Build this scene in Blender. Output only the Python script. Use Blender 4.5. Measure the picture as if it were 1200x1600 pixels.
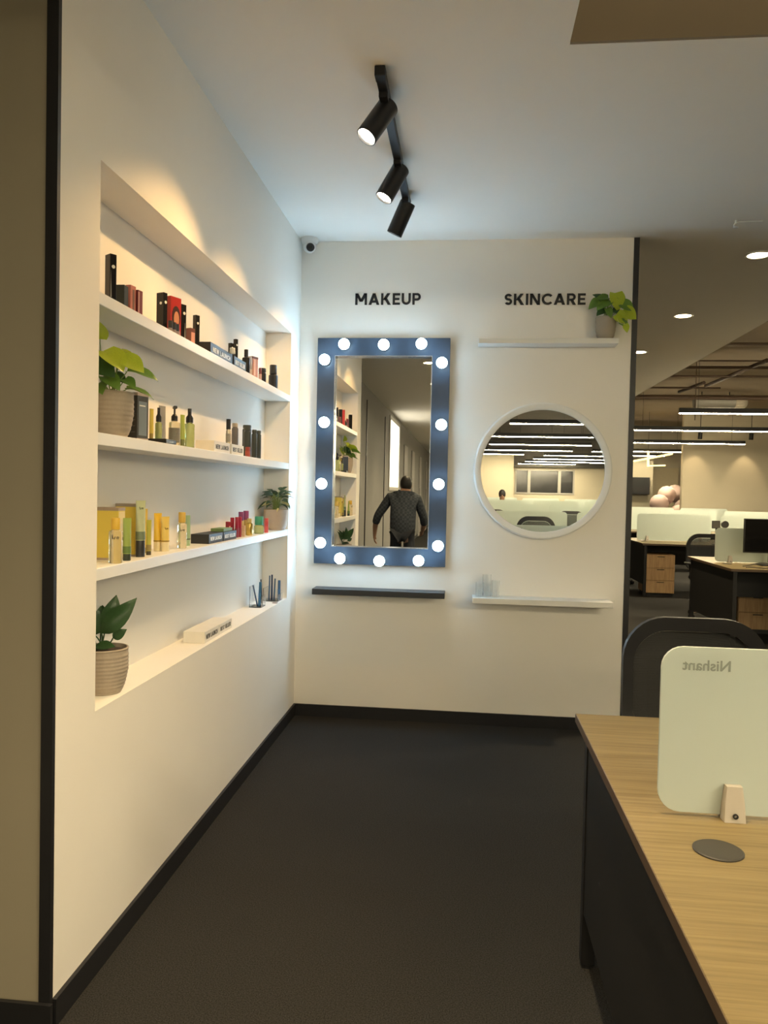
import bpy, bmesh, math, random
from mathutils import Vector, Matrix, Euler

random.seed(7)
for o in list(bpy.data.objects):
    bpy.data.objects.remove(o, do_unlink=True)
S = bpy.context.scene
COL = S.collection
PI = math.pi
R = math.radians

# ------------------------------------------------------------------ camera
cam_d = bpy.data.cameras.new('camera')
cam = bpy.data.objects.new('camera', cam_d)
COL.objects.link(cam)
cam_d.sensor_fit = 'VERTICAL'
cam_d.sensor_height = 36.0
cam_d.sensor_width = 27.0
cam_d.lens = 1212.93 / 1600 * 36.0
cam_d.clip_start = 0.02
_yaw, _pit, _rol = 0.1050, -0.0280, 0.0212
_f = Vector((-math.sin(_yaw) * math.cos(_pit), math.cos(_yaw) * math.cos(_pit), math.sin(_pit)))
_r = Vector((math.cos(_yaw), math.sin(_yaw), 0))
_u = _r.cross(_f)
_r2 = _r * math.cos(_rol) + _u * math.sin(_rol)
_u2 = -_r * math.sin(_rol) + _u * math.cos(_rol)
cam.matrix_world = Matrix(((_r2.x, _u2.x, -_f.x, 1.044), (_r2.y, _u2.y, -_f.y, -4.749), (_r2.z, _u2.z, -_f.z, 1.42), (0, 0, 0, 1)))
S.camera = cam

# ------------------------------------------------------------------ world, exposure
wd = bpy.data.worlds.new('world')
S.world = wd
wd.use_nodes = True
wd.node_tree.nodes['Background'].inputs[0].default_value = (1.0, 0.9, 0.75, 1)
wd.node_tree.nodes['Background'].inputs[1].default_value = 0.02
S.view_settings.view_transform = 'Standard'
S.view_settings.look = 'None'
S.view_settings.gamma = 1.0
S.view_settings.exposure = 2.38
S.view_settings.use_curve_mapping = False
# light levels of the place's own lamps
SPOT_W = 8.0        # track spots
BULB_S = 11.6         # mirror bulbs
DOWN_S = 14.0        # round downlight lenses
DOWN_W = 52.0        # and their beams
BAR_S = 46.0          # linear pendants
WASH_W = 4.0        # wall washers on the far cream wall
WARM = (1.0, 0.60, 0.22)
NEUT = (1.0, 0.76, 0.43)
COOL = (0.48, 0.76, 1.0)
BARC = (1.0, 0.84, 0.54)

# ------------------------------------------------------------------ materials
MATS = {}
def mat(name, col, rough=0.5, metal=0.0, var=0.06, scale=30.0, bump=0.0, bscale=None, emit=0.0, ecol=None, trans=0.0, alpha=1.0, ior=1.45, coat=0.0, sheen=0.0, tl=0.0):
    if name in MATS:
        return MATS[name]
    m = bpy.data.materials.new(name)
    m.use_nodes = True
    nt = m.node_tree
    b = nt.nodes['Principled BSDF']
    b.inputs['Roughness'].default_value = rough
    b.inputs['Metallic'].default_value = metal
    b.inputs['IOR'].default_value = ior
    b.inputs['Transmission Weight'].default_value = trans
    b.inputs['Alpha'].default_value = alpha
    b.inputs['Coat Weight'].default_value = coat
    tc = nt.nodes.new('ShaderNodeTexCoord')
    nz = nt.nodes.new('ShaderNodeTexNoise')
    nz.inputs['Scale'].default_value = scale
    nz.inputs['Detail'].default_value = 4
    nt.links.new(tc.outputs['Object'], nz.inputs['Vector'])
    mx = nt.nodes.new('ShaderNodeMix')
    mx.data_type = 'RGBA'
    mx.inputs['A'].default_value = (*[c * (1 - var) for c in col], 1)
    mx.inputs['B'].default_value = (*[min(1, c * (1 + var)) for c in col], 1)
    nt.links.new(nz.outputs['Fac'], mx.inputs['Factor'])
    nt.links.new(mx.outputs['Result'], b.inputs['Base Color'])
    if bump:
        n2 = nt.nodes.new('ShaderNodeTexNoise')
        n2.inputs['Scale'].default_value = bscale or scale * 4
        n2.inputs['Detail'].default_value = 3
        nt.links.new(tc.outputs['Object'], n2.inputs['Vector'])
        bp = nt.nodes.new('ShaderNodeBump')
        bp.inputs['Strength'].default_value = bump
        bp.inputs['Distance'].default_value = 0.004
        nt.links.new(n2.outputs['Fac'], bp.inputs['Height'])
        nt.links.new(bp.outputs['Normal'], b.inputs['Normal'])
    if emit:
        b.inputs['Emission Color'].default_value = (*(ecol or col), 1)
        b.inputs['Emission Strength'].default_value = emit
    if tl:
        t = nt.nodes.new('ShaderNodeBsdfTranslucent')
        nt.links.new(mx.outputs['Result'], t.inputs['Color'])
        ms = nt.nodes.new('ShaderNodeMixShader')
        ms.inputs[0].default_value = tl
        nt.links.new(b.outputs[0], ms.inputs[1])
        nt.links.new(t.outputs[0], ms.inputs[2])
        nt.links.new(ms.outputs[0], nt.nodes['Material Output'].inputs['Surface'])
    MATS[name] = m
    return m

def wood_mat(name, ca, cb, rough=0.45, sx=1.2, sy=45.0):
    m = bpy.data.materials.new(name)
    m.use_nodes = True
    nt = m.node_tree
    b = nt.nodes['Principled BSDF']
    b.inputs['Roughness'].default_value = rough
    tc = nt.nodes.new('ShaderNodeTexCoord')
    mp = nt.nodes.new('ShaderNodeMapping')
    mp.inputs['Scale'].default_value = (sx, sy, sy)
    nz = nt.nodes.new('ShaderNodeTexNoise')
    nz.inputs['Scale'].default_value = 2.2
    nz.inputs['Detail'].default_value = 7
    nz.inputs['Roughness'].default_value = 0.65
    nt.links.new(tc.outputs['Object'], mp.inputs['Vector'])
    nt.links.new(mp.outputs['Vector'], nz.inputs['Vector'])
    cr = nt.nodes.new('ShaderNodeValToRGB')
    cr.color_ramp.elements[0].position = 0.35
    cr.color_ramp.elements[0].color = (*ca, 1)
    cr.color_ramp.elements[1].position = 0.62
    cr.color_ramp.elements[1].color = (*cb, 1)
    nt.links.new(nz.outputs['Fac'], cr.inputs['Fac'])
    nt.links.new(cr.outputs['Color'], b.inputs['Base Color'])
    bp = nt.nodes.new('ShaderNodeBump')
    bp.inputs['Strength'].default_value = 0.12
    bp.inputs['Distance'].default_value = 0.002
    nt.links.new(nz.outputs['Fac'], bp.inputs['Height'])
    nt.links.new(bp.outputs['Normal'], b.inputs['Normal'])
    MATS[name] = m
    return m

def carpet_mat():
    m = bpy.data.materials.new('carpet')
    m.use_nodes = True
    nt = m.node_tree
    b = nt.nodes['Principled BSDF']
    b.inputs['Roughness'].default_value = 1.0
    b.inputs['Specular IOR Level'].default_value = 0.1
    tc = nt.nodes.new('ShaderNodeTexCoord')
    n1 = nt.nodes.new('ShaderNodeTexNoise'); n1.inputs['Scale'].default_value = 260; n1.inputs['Detail'].default_value = 3
    n2 = nt.nodes.new('ShaderNodeTexNoise'); n2.inputs['Scale'].default_value = 5; n2.inputs['Detail'].default_value = 4
    nt.links.new(tc.outputs['Object'], n1.inputs['Vector'])
    nt.links.new(tc.outputs['Object'], n2.inputs['Vector'])
    cr = nt.nodes.new('ShaderNodeValToRGB')
    cr.color_ramp.elements[0].position = 0.3; cr.color_ramp.elements[0].color = (0.013, 0.0125, 0.0125, 1)
    cr.color_ramp.elements[1].position = 0.72; cr.color_ramp.elements[1].color = (0.052, 0.050, 0.047, 1)
    nt.links.new(n1.outputs['Fac'], cr.inputs['Fac'])
    mx = nt.nodes.new('ShaderNodeMix'); mx.data_type = 'RGBA'; mx.blend_type = 'MULTIPLY'
    mx.inputs['Factor'].default_value = 0.35
    nt.links.new(cr.outputs['Color'], mx.inputs['A'])
    nt.links.new(n2.outputs['Color'], mx.inputs['B'])
    nt.links.new(cr.outputs['Color'], b.inputs['Base Color'])
    bp = nt.nodes.new('ShaderNodeBump'); bp.inputs['Strength'].default_value = 0.6; bp.inputs['Distance'].default_value = 0.004
    nt.links.new(n1.outputs['Fac'], bp.inputs['Height'])
    nt.links.new(bp.outputs['Normal'], b.inputs['Normal'])
    MATS['carpet'] = m
    return m

M_wall = mat('wall_paint', (0.85, 0.82, 0.76), 0.75, var=0.012, scale=6, bump=0.05, bscale=160)
M_ceil = mat('ceiling_paint', (0.92, 0.89, 0.83), 0.85, var=0.012, scale=5)
M_tan = mat('exposed_ceiling_paint', (0.30, 0.24, 0.17), 0.9, var=0.08, scale=2)
M_cream = mat('cream_paint', (0.64, 0.57, 0.43), 0.8, var=0.02, scale=4)
M_grey_wall = mat('grey_wall', (0.22, 0.21, 0.20), 0.8, var=0.03, scale=4)
M_black = mat('black_trim', (0.014, 0.014, 0.016), 0.45, var=0.15)
M_base = mat('baseboard_black', (0.012, 0.012, 0.014), 0.55, var=0.15)
M_carpet = carpet_mat()
M_wood = wood_mat('oak_laminate', (0.155, 0.112, 0.046), (0.240, 0.182, 0.084))
M_woodp = wood_mat('oak_pedestal', (0.38, 0.23, 0.11), (0.52, 0.34, 0.17), sx=20, sy=2.0)
M_edge = mat('dark_edge_band', (0.10, 0.065, 0.04), 0.5)
M_blackmetal = mat('black_metal', (0.012, 0.012, 0.013), 0.5, metal=0.0, var=0.2, scale=60)
M_glass_scr = mat('frosted_glass', (0.70, 0.77, 0.73), 0.22, var=0.015, scale=8, tl=0.35)
M_glass_edge = mat('glass_edge_green', (0.45, 0.62, 0.52), 0.15)
M_clamp = mat('clamp_grey', (0.48, 0.44, 0.38), 0.4)
M_chrome = mat('chrome', (0.8, 0.8, 0.8), 0.12, metal=1.0, var=0.02)
M_plastic = mat('black_plastic', (0.018, 0.018, 0.020), 0.45, var=0.1)
M_fabric = mat('black_fabric', (0.016, 0.017, 0.019), 0.9, var=0.25, scale=300, bump=0.3, bscale=600)
M_mirror = mat('mirror_silver', (0.90, 0.92, 0.91), 0.0, metal=1.0, var=0.0)
M_frame = mat('mirror_frame_black_bluelit', (0.040, 0.056, 0.080), 0.30, var=0.1, scale=40)  # black frame with the bulbs' blue light put into its base colour
M_white = mat('white_laminate', (0.80, 0.79, 0.75), 0.4, var=0.01)
M_whitepl = mat('white_plastic', (0.78, 0.78, 0.76), 0.35, var=0.01)
M_letter = mat('letter_black', (0.012, 0.012, 0.014), 0.5)
M_letterw = mat('letter_white', (0.85, 0.85, 0.82), 0.5)
M_pot = mat('stone_pot', (0.40, 0.34, 0.27), 0.8, var=0.10, scale=90, bump=0.1, bscale=200)
M_soil = mat('soil', (0.05, 0.035, 0.025), 0.95, var=0.4, scale=120, bump=0.6, bscale=200)
M_leaf_y = mat('leaf_lime', (0.42, 0.52, 0.04), 0.28, var=0.25, scale=30, tl=0.35)
M_leaf_g = mat('leaf_green', (0.14, 0.26, 0.045), 0.35, var=0.3, scale=30, tl=0.3)
M_leaf_d = mat('leaf_dark', (0.035, 0.085, 0.028), 0.35, var=0.3, scale=25, tl=0.15)
M_leaf_s = mat('leaf_grey_green', (0.07, 0.115, 0.06), 0.45, var=0.4, scale=40, tl=0.15)
M_leaf_p = mat('leaf_pale', (0.70, 0.62, 0.30), 0.4, var=0.15, tl=0.2)
M_stem = mat('stem_green', (0.22, 0.30, 0.09), 0.5)
M_acr = mat('clear_acrylic', (0.96, 0.97, 0.97), 0.03, trans=1.0, var=0.0, ior=1.25)
M_glassclr = mat('clear_glass', (0.97, 0.98, 0.98), 0.02, trans=1.0, var=0.0, ior=1.3)

# ------------------------------------------------------------------ mesh helpers
class G:
    def __init__(self):
        self.bm = bmesh.new()
    def _faces(self, vs, fs):
        bv = [self.bm.verts.new(v) for v in vs]
        for f in fs:
            try:
                self.bm.faces.new([bv[i] for i in f])
            except ValueError:
                pass
        return bv
    def box(self, x0, x1, y0, y1, z0, z1, bev=0.0, seg=2):
        bv = self._faces([(x0, y0, z0), (x1, y0, z0), (x1, y1, z0), (x0, y1, z0), (x0, y0, z1), (x1, y0, z1), (x1, y1, z1), (x0, y1, z1)],
                         [(3, 2, 1, 0), (4, 5, 6, 7), (0, 1, 5, 4), (1, 2, 6, 5), (2, 3, 7, 6), (3, 0, 4, 7)])
        if bev:
            es = set()
            for v in bv:
                for e in v.link_edges:
                    es.add(e)
            bmesh.ops.bevel(self.bm, geom=list(es), offset=bev, segments=seg, profile=0.5, affect='EDGES')
        return self
    def cyl(self, p0, p1, r0, r1=None, seg=16, caps=True):
        r1 = r0 if r1 is None else r1
        p0, p1 = Vector(p0), Vector(p1)
        d = (p1 - p0).normalized()
        a = d.orthogonal().normalized()
        b = d.cross(a)
        vs = []
        for p, rr in ((p0, r0), (p1, r1)):
            for i in range(seg):
                t = 2 * PI * i / seg
                vs.append(p + a * (rr * math.cos(t)) + b * (rr * math.sin(t)))
        fs = [(i, (i + 1) % seg, seg + (i + 1) % seg, seg + i) for i in range(seg)]
        if caps:
            fs.append(tuple(range(seg - 1, -1, -1)))
            fs.append(tuple(range(seg, 2 * seg)))
        self._faces(vs, fs)
        return self
    def lathe(self, prof, seg=24, c=(0, 0, 0), sx=1.0, sy=1.0):
        vs, fs = [], []
        n = len(prof)
        for (r, z) in prof:
            r = max(r, 1e-5)
            for i in range(seg):
                t = 2 * PI * i / seg
                vs.append((c[0] + r * sx * math.cos(t), c[1] + r * sy * math.sin(t), c[2] + z))
        for k in range(n - 1):
            for i in range(seg):
                j = (i + 1) % seg
                fs.append((k * seg + i, k * seg + j, (k + 1) * seg + j, (k + 1) * seg + i))
        fs.append(tuple(range(seg - 1, -1, -1)))
        fs.append(tuple((n - 1) * seg + i for i in range(seg)))
        self._faces(vs, fs)
        return self
    def loft(self, rings):
        """rings: list of equal-length point lists"""
        n = len(rings[0])
        vs = [p for rg in rings for p in rg]
        fs = []
        for k in range(len(rings) - 1):
            for i in range(n):
                j = (i + 1) % n
                fs.append((k * n + i, k * n + j, (k + 1) * n + j, (k + 1) * n + i))
        fs.append(tuple(range(n - 1, -1, -1)))
        fs.append(tuple((len(rings) - 1) * n + i for i in range(n)))
        self._faces(vs, fs)
        return self
    def tube(self, pts, r, seg=6, r1=None):
        pts = [Vector(p) for p in pts]
        n = len(pts)
        rings = []
        a = None
        for i, p in enumerate(pts):
            d = (pts[min(i + 1, n - 1)] - pts[max(i - 1, 0)]).normalized()
            if a is None:
                a = d.orthogonal().normalized()
            else:
                a = (a - d * a.dot(d)).normalized()
            b = d.cross(a)
            rr = r if r1 is None else r + (r1 - r) * i / (n - 1)
            rings.append([p + a * (rr * math.cos(2 * PI * k / seg)) + b * (rr * math.sin(2 * PI * k / seg)) for k in range(seg)])
        return self.loft(rings)
    def sphere(self, c, r, seg=20, rings=12, sc=(1, 1, 1)):
        prof = [(math.sin(PI * k / rings), -math.cos(PI * k / rings)) for k in range(rings + 1)]
        vs, fs = [], []
        for (pr, pz) in prof:
            for i in range(seg):
                t = 2 * PI * i / seg
                vs.append((c[0] + r * sc[0] * max(pr, 1e-5) * math.cos(t), c[1] + r * sc[1] * max(pr, 1e-5) * math.sin(t), c[2] + r * sc[2] * pz))
        for k in range(rings):
            for i in range(seg):
                j = (i + 1) % seg
                fs.append((k * seg + i, k * seg + j, (k + 1) * seg + j, (k + 1) * seg + i))
        self._faces(vs, fs)
        return self
    def prism(self, poly, fn0, fn1):
        """poly: 2D points; fn0/fn1 map (a,b) to the two 3D caps"""
        n = len(poly)
        vs = [fn0(*p) for p in poly] + [fn1(*p) for p in poly]
        fs = [(i, (i + 1) % n, n + (i + 1) % n, n + i) for i in range(n)]
        fs.append(tuple(range(n - 1, -1, -1)))
        fs.append(tuple(range(n, 2 * n)))
        self._faces(vs, fs)
        return self
    def ring(self, outer, inner, fn0, fn1):
        """flat ring between two equal-count loops, extruded"""
        n = len(outer)
        vs = [fn0(*p) for p in outer] + [fn0(*p) for p in inner] + [fn1(*p) for p in outer] + [fn1(*p) for p in inner]
        fs = []
        for i in range(n):
            j = (i + 1) % n
            fs += [(i, j, n + j, n + i), (2 * n + i, 3 * n + i, 3 * n + j, 2 * n + j), (i, 2 * n + i, 2 * n + j, j), (n + i, n + j, 3 * n + j, 3 * n + i)]
        self._faces(vs, fs)
        return self
    def done(self, name, m, parent=None, smooth=True, loc=None, rot=None, ang=35):
        bmesh.ops.recalc_face_normals(self.bm, faces=self.bm.faces[:])
        me = bpy.data.meshes.new(name)
        self.bm.to_mesh(me)
        self.bm.free()
        if smooth:
            for p in me.polygons:
                p.use_smooth = True
            me.set_sharp_from_angle(angle=R(ang))
        me.materials.append(m)
        return link(name, me, parent, loc, rot)

def link(name, data, parent=None, loc=None, rot=None):
    o = bpy.data.objects.new(name, data)
    COL.objects.link(o)
    if parent:
        o.parent = parent
    if loc is not None:
        o.location = loc
    if rot is not None:
        o.rotation_euler = rot
    return o

def tag(o, label, cat, group=None):
    o['label'] = label
    o['category'] = cat
    if group:
        o['group'] = group
    return o

def thing(name, label, cat, loc=(0, 0, 0), rz=0.0, group=None):
    o = link(name, None, None, loc, (0, 0, rz))
    o.empty_display_size = 0.05
    return tag(o, label, cat, group)

def struct(o, label=None):
    o['kind'] = 'structure'
    if label:
        o['label'] = label
    return o

def copy_tree(o, parent=None):
    c = o.copy()
    COL.objects.link(c)
    c.parent = parent
    for ch in o.children:
        copy_tree(ch, c)
    return c

def rrect(x0, x1, z0, z1, r, n=6):
    if not isinstance(r, (tuple, list)):
        r = (r, r, r, r)
    pts = []
    for (cx, cz, rr, a0) in ((x0 + r[0], z0 + r[0], r[0], 180), (x1 - r[1], z0 + r[1], r[1], 270), (x1 - r[2], z1 - r[2], r[2], 0), (x0 + r[3], z1 - r[3], r[3], 90)):
        for k in range(n + 1):
            t = R(a0 + 90 * k / n)
            pts.append((cx + rr * math.cos(t), cz + rr * math.sin(t)))
    return pts

# ------------------------------------------------------------------ stroke lettering
def _rect(x0, y0, x1, y1): return [[(x0, y0), (x1, y0), (x1, y1), (x0, y1)]]
def _dg(xa, ya, xb, yb, wx): return [[(xa - wx / 2, ya), (xa + wx / 2, ya), (xb + wx / 2, yb), (xb - wx / 2, yb)]]
def _arc(cx, cy, rx, ry, a0, a1, w=0.2, n=10):
    q = []
    for k in range(n):
        t0, t1 = R(a0 + (a1 - a0) * k / n), R(a0 + (a1 - a0) * (k + 1) / n)
        q.append([(cx + (rx - w / 2) * math.cos(t0), cy + (ry - w / 2) * math.sin(t0)), (cx + (rx + w / 2) * math.cos(t0), cy + (ry + w / 2) * math.sin(t0)),
                  (cx + (rx + w / 2) * math.cos(t1), cy + (ry + w / 2) * math.sin(t1)), (cx + (rx - w / 2) * math.cos(t1), cy + (ry - w / 2) * math.sin(t1))])
    return q
_P = _rect(0, 0, .2, 1) + _rect(.2, .82, .4, 1) + _rect(.2, .36, .4, .54) + _arc(.4, .68, .22, .23, -90, 90)
GLY = {
    'M': (_rect(0, 0, .2, 1) + _rect(.82, 0, 1.02, 1) + _dg(.13, 1, .51, .28, .26) + _dg(.89, 1, .51, .28, .26), 1.02),
    'A': (_dg(.12, 0, .47, 1, .24) + _dg(.82, 0, .47, 1, .24) + _rect(.27, .2, .67, .38), .94),
    'K': (_rect(0, 0, .2, 1) + _dg(.28, .42, .66, 1, .27) + _dg(.38, .58, .72, 0, .27), .86),
    'E': (_rect(0, 0, .2, 1) + _rect(.2, 0, .64, .19) + _rect(.2, .41, .58, .59) + _rect(.2, .81, .64, 1), .64),
    'U': (_rect(0, .38, .2, 1) + _rect(.58, .38, .78, 1) + _arc(.39, .38, .29, .28, 180, 360), .78),
    'P': (_P, .72),
    'R': (_P + _dg(.40, .42, .62, 0, .26), .76),
    'S': (_arc(.32, .7, .22, .2, 25, 270) + _arc(.32, .3, .22, .2, 90, -155), .64),
    'I': (_rect(0, 0, .2, 1), .2),
    'N': (_rect(0, 0, .2, 1) + _rect(.64, 0, .84, 1) + _dg(.12, 1, .72, 0, .24), .84),
    'C': (_arc(.5, .5, .4, .4, 42, 318, n=16), .86),
    'L': (_rect(0, 0, .2, 1) + _rect(.2, 0, .6, .19), .6),
    'W': (_dg(.11, 1, .35, 0, .22) + _dg(.35, 0, .6, 1, .22) + _dg(.6, 1, .85, 0, .22) + _dg(.85, 0, 1.1, 1, .22), 1.2),
    'H': (_rect(0, 0, .2, 1) + _rect(.6, 0, .8, 1) + _rect(.2, .4, .6, .6), .8),
    'T': (_rect(.25, 0, .45, .82) + _rect(0, .8, .7, 1), .7),
    'B': (_rect(0, 0, .2, 1) + _rect(.2, .82, .38, 1) + _rect(.2, .42, .4, .6) + _rect(.2, 0, .42, .18) + _arc(.38, .71, .18, .2, -90, 90) + _arc(.42, .3, .2, .2, -90, 90), .72),
    ' ': ([], .35),
}
def text_layout(s, width, height, gap=.14):
    tot = sum(GLY[c][1] for c in s) + gap * (len(s) - 1)
    sx = width / tot
    x = 0.0
    out = []
    for c in s:
        out.append((c, x * sx, sx))
        x += GLY[c][1] + gap
    return out
def glyph_quads(c, x0, sx, h):
    return [[(x0 + a * sx, b * h) for a, b in q] for q in GLY[c][0]]

# ================================================================== SETTING
ZC = 2.94
ZX = 3.60
XR = 2.021
o = G().box(-0.6, 16, -30, 22, -0.05, 0).done('floor', M_carpet); struct(o, 'dark grey flecked carpet floor')

# plaster ceiling over the corridor and the display corner, open to the tan slab elsewhere
g = G()
g.box(-0.6, 1.355, -30, -2.03, ZC, ZX - .02)
g.box(-0.6, 3.58, -2.03, 7.7, ZC, ZX - .02)
o = g.done('ceiling', M_ceil); struct(o, 'white plaster ceiling')
o = G().box(-0.6, 16, -2.0, 22, ZX, ZX + .1).done('ceiling_slab', M_tan); struct(o, 'tan exposed ceiling above the open office')
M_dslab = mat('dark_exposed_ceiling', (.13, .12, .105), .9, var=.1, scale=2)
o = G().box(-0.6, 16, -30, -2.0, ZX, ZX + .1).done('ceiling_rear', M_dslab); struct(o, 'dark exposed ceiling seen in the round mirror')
o = G().box(1.36, 16, -28.0, -27.6, 2.50, ZX - .001).done('trim_rear_bulkhead', M_dslab, smooth=False); struct(o)
g = G()
g.box(1.357, 3.58, -2.045, -2.031, ZC + .001, ZX)
g.box(3.581, 3.595, -2.045, 7.7, ZC + .001, ZX)
o = g.done('trim_bulkhead', M_tan); struct(o, 'tan edge of the plaster ceiling')

# left wall with the product niche
NY0, NY1, NZ0, NZ1, ND = -2.637, -0.243, 0.768, 2.332, 0.150
YE = -2.858
g = G()
g.box(-0.60, -ND, YE, 0.0, 0, ZC)
g.box(-ND, 0, YE, NY0, 0, ZC)
g.box(-ND, 0, NY1, 0.0, 0, ZC)
g.box(-ND, 0, NY0, NY1, 0, NZ0)
g.box(-ND, 0, NY0, NY1, NZ1, ZC)
o = g.done('wall_left', M_wall, smooth=False); struct(o, 'warm white wall with the product niche')
o = G().box(-0.6, XR, 0.0, 0.12, 0, ZC).done('wall_back', M_wall, smooth=False); struct(o, 'white wall carrying the two mirrors')
# wall that turns towards the left behind the black corner strip, then runs down the corridor
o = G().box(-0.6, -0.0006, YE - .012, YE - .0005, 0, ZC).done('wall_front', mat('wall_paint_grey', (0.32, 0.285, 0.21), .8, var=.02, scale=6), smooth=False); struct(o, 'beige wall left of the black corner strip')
o = G().box(-0.6, -0.45, -30, YE - .012, 0, ZC).done('wall_corridor', M_grey_wall, smooth=False); struct(o, 'grey corridor wall seen in the bulb mirror')
# black strips
o = G().box(-0.028, 0.003, YE - .016, YE - .001, 0, ZC).done('trim_corner', M_black); struct(o, 'black vertical corner strip')
g = G(); g.box(XR - .028, XR + .004, -.004, 0, 0, ZC); g.box(XR, XR + .004, 0, .12, 0, ZC)
o = g.done('trim_wall_end', M_black); struct(o, 'black strip on the end of the back wall')
# skirting
HB = .074
o = G().box(0, .012, YE, 0, 0, HB).done('baseboard_left', M_base); struct(o)
o = G().box(0.012, XR - .03, -.012, 0, 0, HB).done('baseboard_back', M_base); struct(o)
o = G().box(-.45, .012, YE - .028, YE - .0165, 0, HB).done('baseboard_front', M_base); struct(o)
o = G().box(-.45, -.438, -28, YE - .028, 0, HB).done('baseboard_corridor', M_base); struct(o)

# far office walls
o = G().box(6.44, 16, 15.5, 15.65, 0, ZX).done('wall_far_cream', M_cream, smooth=False); struct(o, 'cream wall washed by two spots')
o = G().box(-0.6, 16, 21.0, 21.15, 0, ZX).done('wall_far_end', mat('far_paint', (.55, .50, .40), .8, var=.02), smooth=False); struct(o)
o = G().box(15.9, 16.05, -30, 22, 0, ZX).done('wall_right', M_cream, smooth=False); struct(o)
o = G().box(-0.75, -0.6, -30, 22, 0, ZX).done('wall_outer_left', M_grey_wall, smooth=False); struct(o)
# rear walls, seen in the round mirror
o = G().box(1.36, 2.535, -21.0, -20.5, 0, 2.64).done('wall_rear_pillar', M_cream, smooth=False); struct(o, 'cream pillar wall in the round mirror')
g = G()
g.box(-0.6, 3.05, -28.3, -28.0, 0, ZX)
g.box(5.47, 16, -28.3, -28.0, 0, ZX)
g.box(3.05, 5.47, -28.3, -28.0, 0, 1.40)
g.box(3.05, 5.47, -28.3, -28.0, 2.42, ZX)
o = g.done('wall_rear', M_cream, smooth=False); struct(o, 'cream rear wall with dark windows')
M_alu = mat('window_frame_grey', (.42, .40, .36), .5)
M_dark = mat('dark_glass', (.03, .03, .032), .1, var=.3, scale=3)
for k, (xa, xb) in enumerate(((3.05, 3.62), (3.62, 4.86), (4.86, 5.47))):
    w = G().ring(rrect(xa, xb, 1.40, 2.42, .001, 1), rrect(xa + .06, xb - .06, 1.46, 2.36, .001, 1), lambda a, b: (a, -28.15, b), lambda a, b: (a, -27.97, b)).done('window_%d' % (k + 1), M_alu, smooth=False)
    struct(w)
    G().box(xa + .055, xb - .055, -28.10, -28.09, 1.455, 2.365).done('pane', M_dark, w)
# backlit glazed strip and door leaves on the corridor wall
w = G().ring(rrect(-12.25, -10.1, 1.42, 2.86, .001, 1), rrect(-12.18, -10.17, 1.49, 2.79, .001, 1), lambda a, b: (-.45, a, b), lambda a, b: (-.425, a, b)).done('window_4', M_alu, smooth=False); struct(w)
G().box(-.448, -.44, -12.19, -10.16, 1.48, 2.80).done('pane', mat('lit_glass', (.9, .85, .7), .4, emit=.55, ecol=(1, .92, .75)), w)
for k, yy in enumerate((-13.6, -16.2, -19.6, -23.5)):
    d = G().box(-.45, -.42, yy - 1.0, yy, 0.0, 2.5).done('door_%d' % (k + 1), mat('corridor_door', (.30, .28, .26), .6), smooth=False); struct(d)
    G().box(-.42, -.405, yy - .06, yy - .03, 0.9, 1.5).done('handle', M_chrome, d)
for k, yy in enumerate((-6.72, -9.3)):
    o = G().box(-.45, -.437, yy - .03, yy, HB, 2.75).done('trim_%d' % (k + 1), M_black); struct(o)

# ================================================================== BUILT-IN SHELVES
SZ = {1: 1.966, 2: 1.568, 3: 1.178, 4: NZ0}
for k, nm in ((1, 'top white niche shelf lined with dark makeup boxes'), (2, 'middle white niche shelf with the lime pothos and green bottles'), (3, 'lower white niche shelf with the yellow tubes')):
    o = G().box(-ND + .0005, -.001, NY0 + .0005, NY1 - .0005, SZ[k] - .036, SZ[k], .0015, 1).done('niche_shelf', M_white, smooth=False)
    tag(o, nm, 'shelf', 'built-in niche shelves')

def wall_shelf(name, x0, x1, d, z0, z1, m, label, grp=None):
    o = G().box(x0, x1, -d, -.0005, z0, z1, .0015, 1).done(name, m, smooth=False)
    return tag(o, label, 'shelf', grp)
wall_shelf('floating_shelf', .128, .930, .13, .780, .815, mat('charcoal_shelf', (.032, .037, .045), .45), 'charcoal floating shelf under the bulb mirror', 'floating wall shelves')
wall_shelf('floating_shelf', 1.095, 1.908, .15, .763, .796, M_white, 'white floating shelf under the round mirror with clear holders', 'floating wall shelves')
wall_shelf('floating_shelf', 1.095, 1.900, .12, 2.297, 2.328, M_white, 'white floating shelf high up under the SKINCARE lettering', 'floating wall shelves')

# ================================================================== WALL LETTERING
def wall_word(word, x0, x1, z0, z1, label):
    t = thing('wall_lettering', label, 'lettering', (x0, -.0005, z0), 0, 'wall lettering')
    for c, xo, sx in text_layout(word, x1 - x0, z1 - z0):
        g = G()
        for q in glyph_quads(c, xo, sx, z1 - z0):
            g.prism(q, lambda a, b: (a, 0, b), lambda a, b: (a, -.004, b))
        g.done('letter', M_letter, t, smooth=False)
wall_word('MAKEUP', .339, .741, 2.552, 2.622, 'black bold lettering MAKEUP above the bulb mirror')
wall_word('SKINCARE', 1.245, 1.722, 2.548, 2.615, 'black bold lettering SKINCARE above the white shelf')

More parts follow.
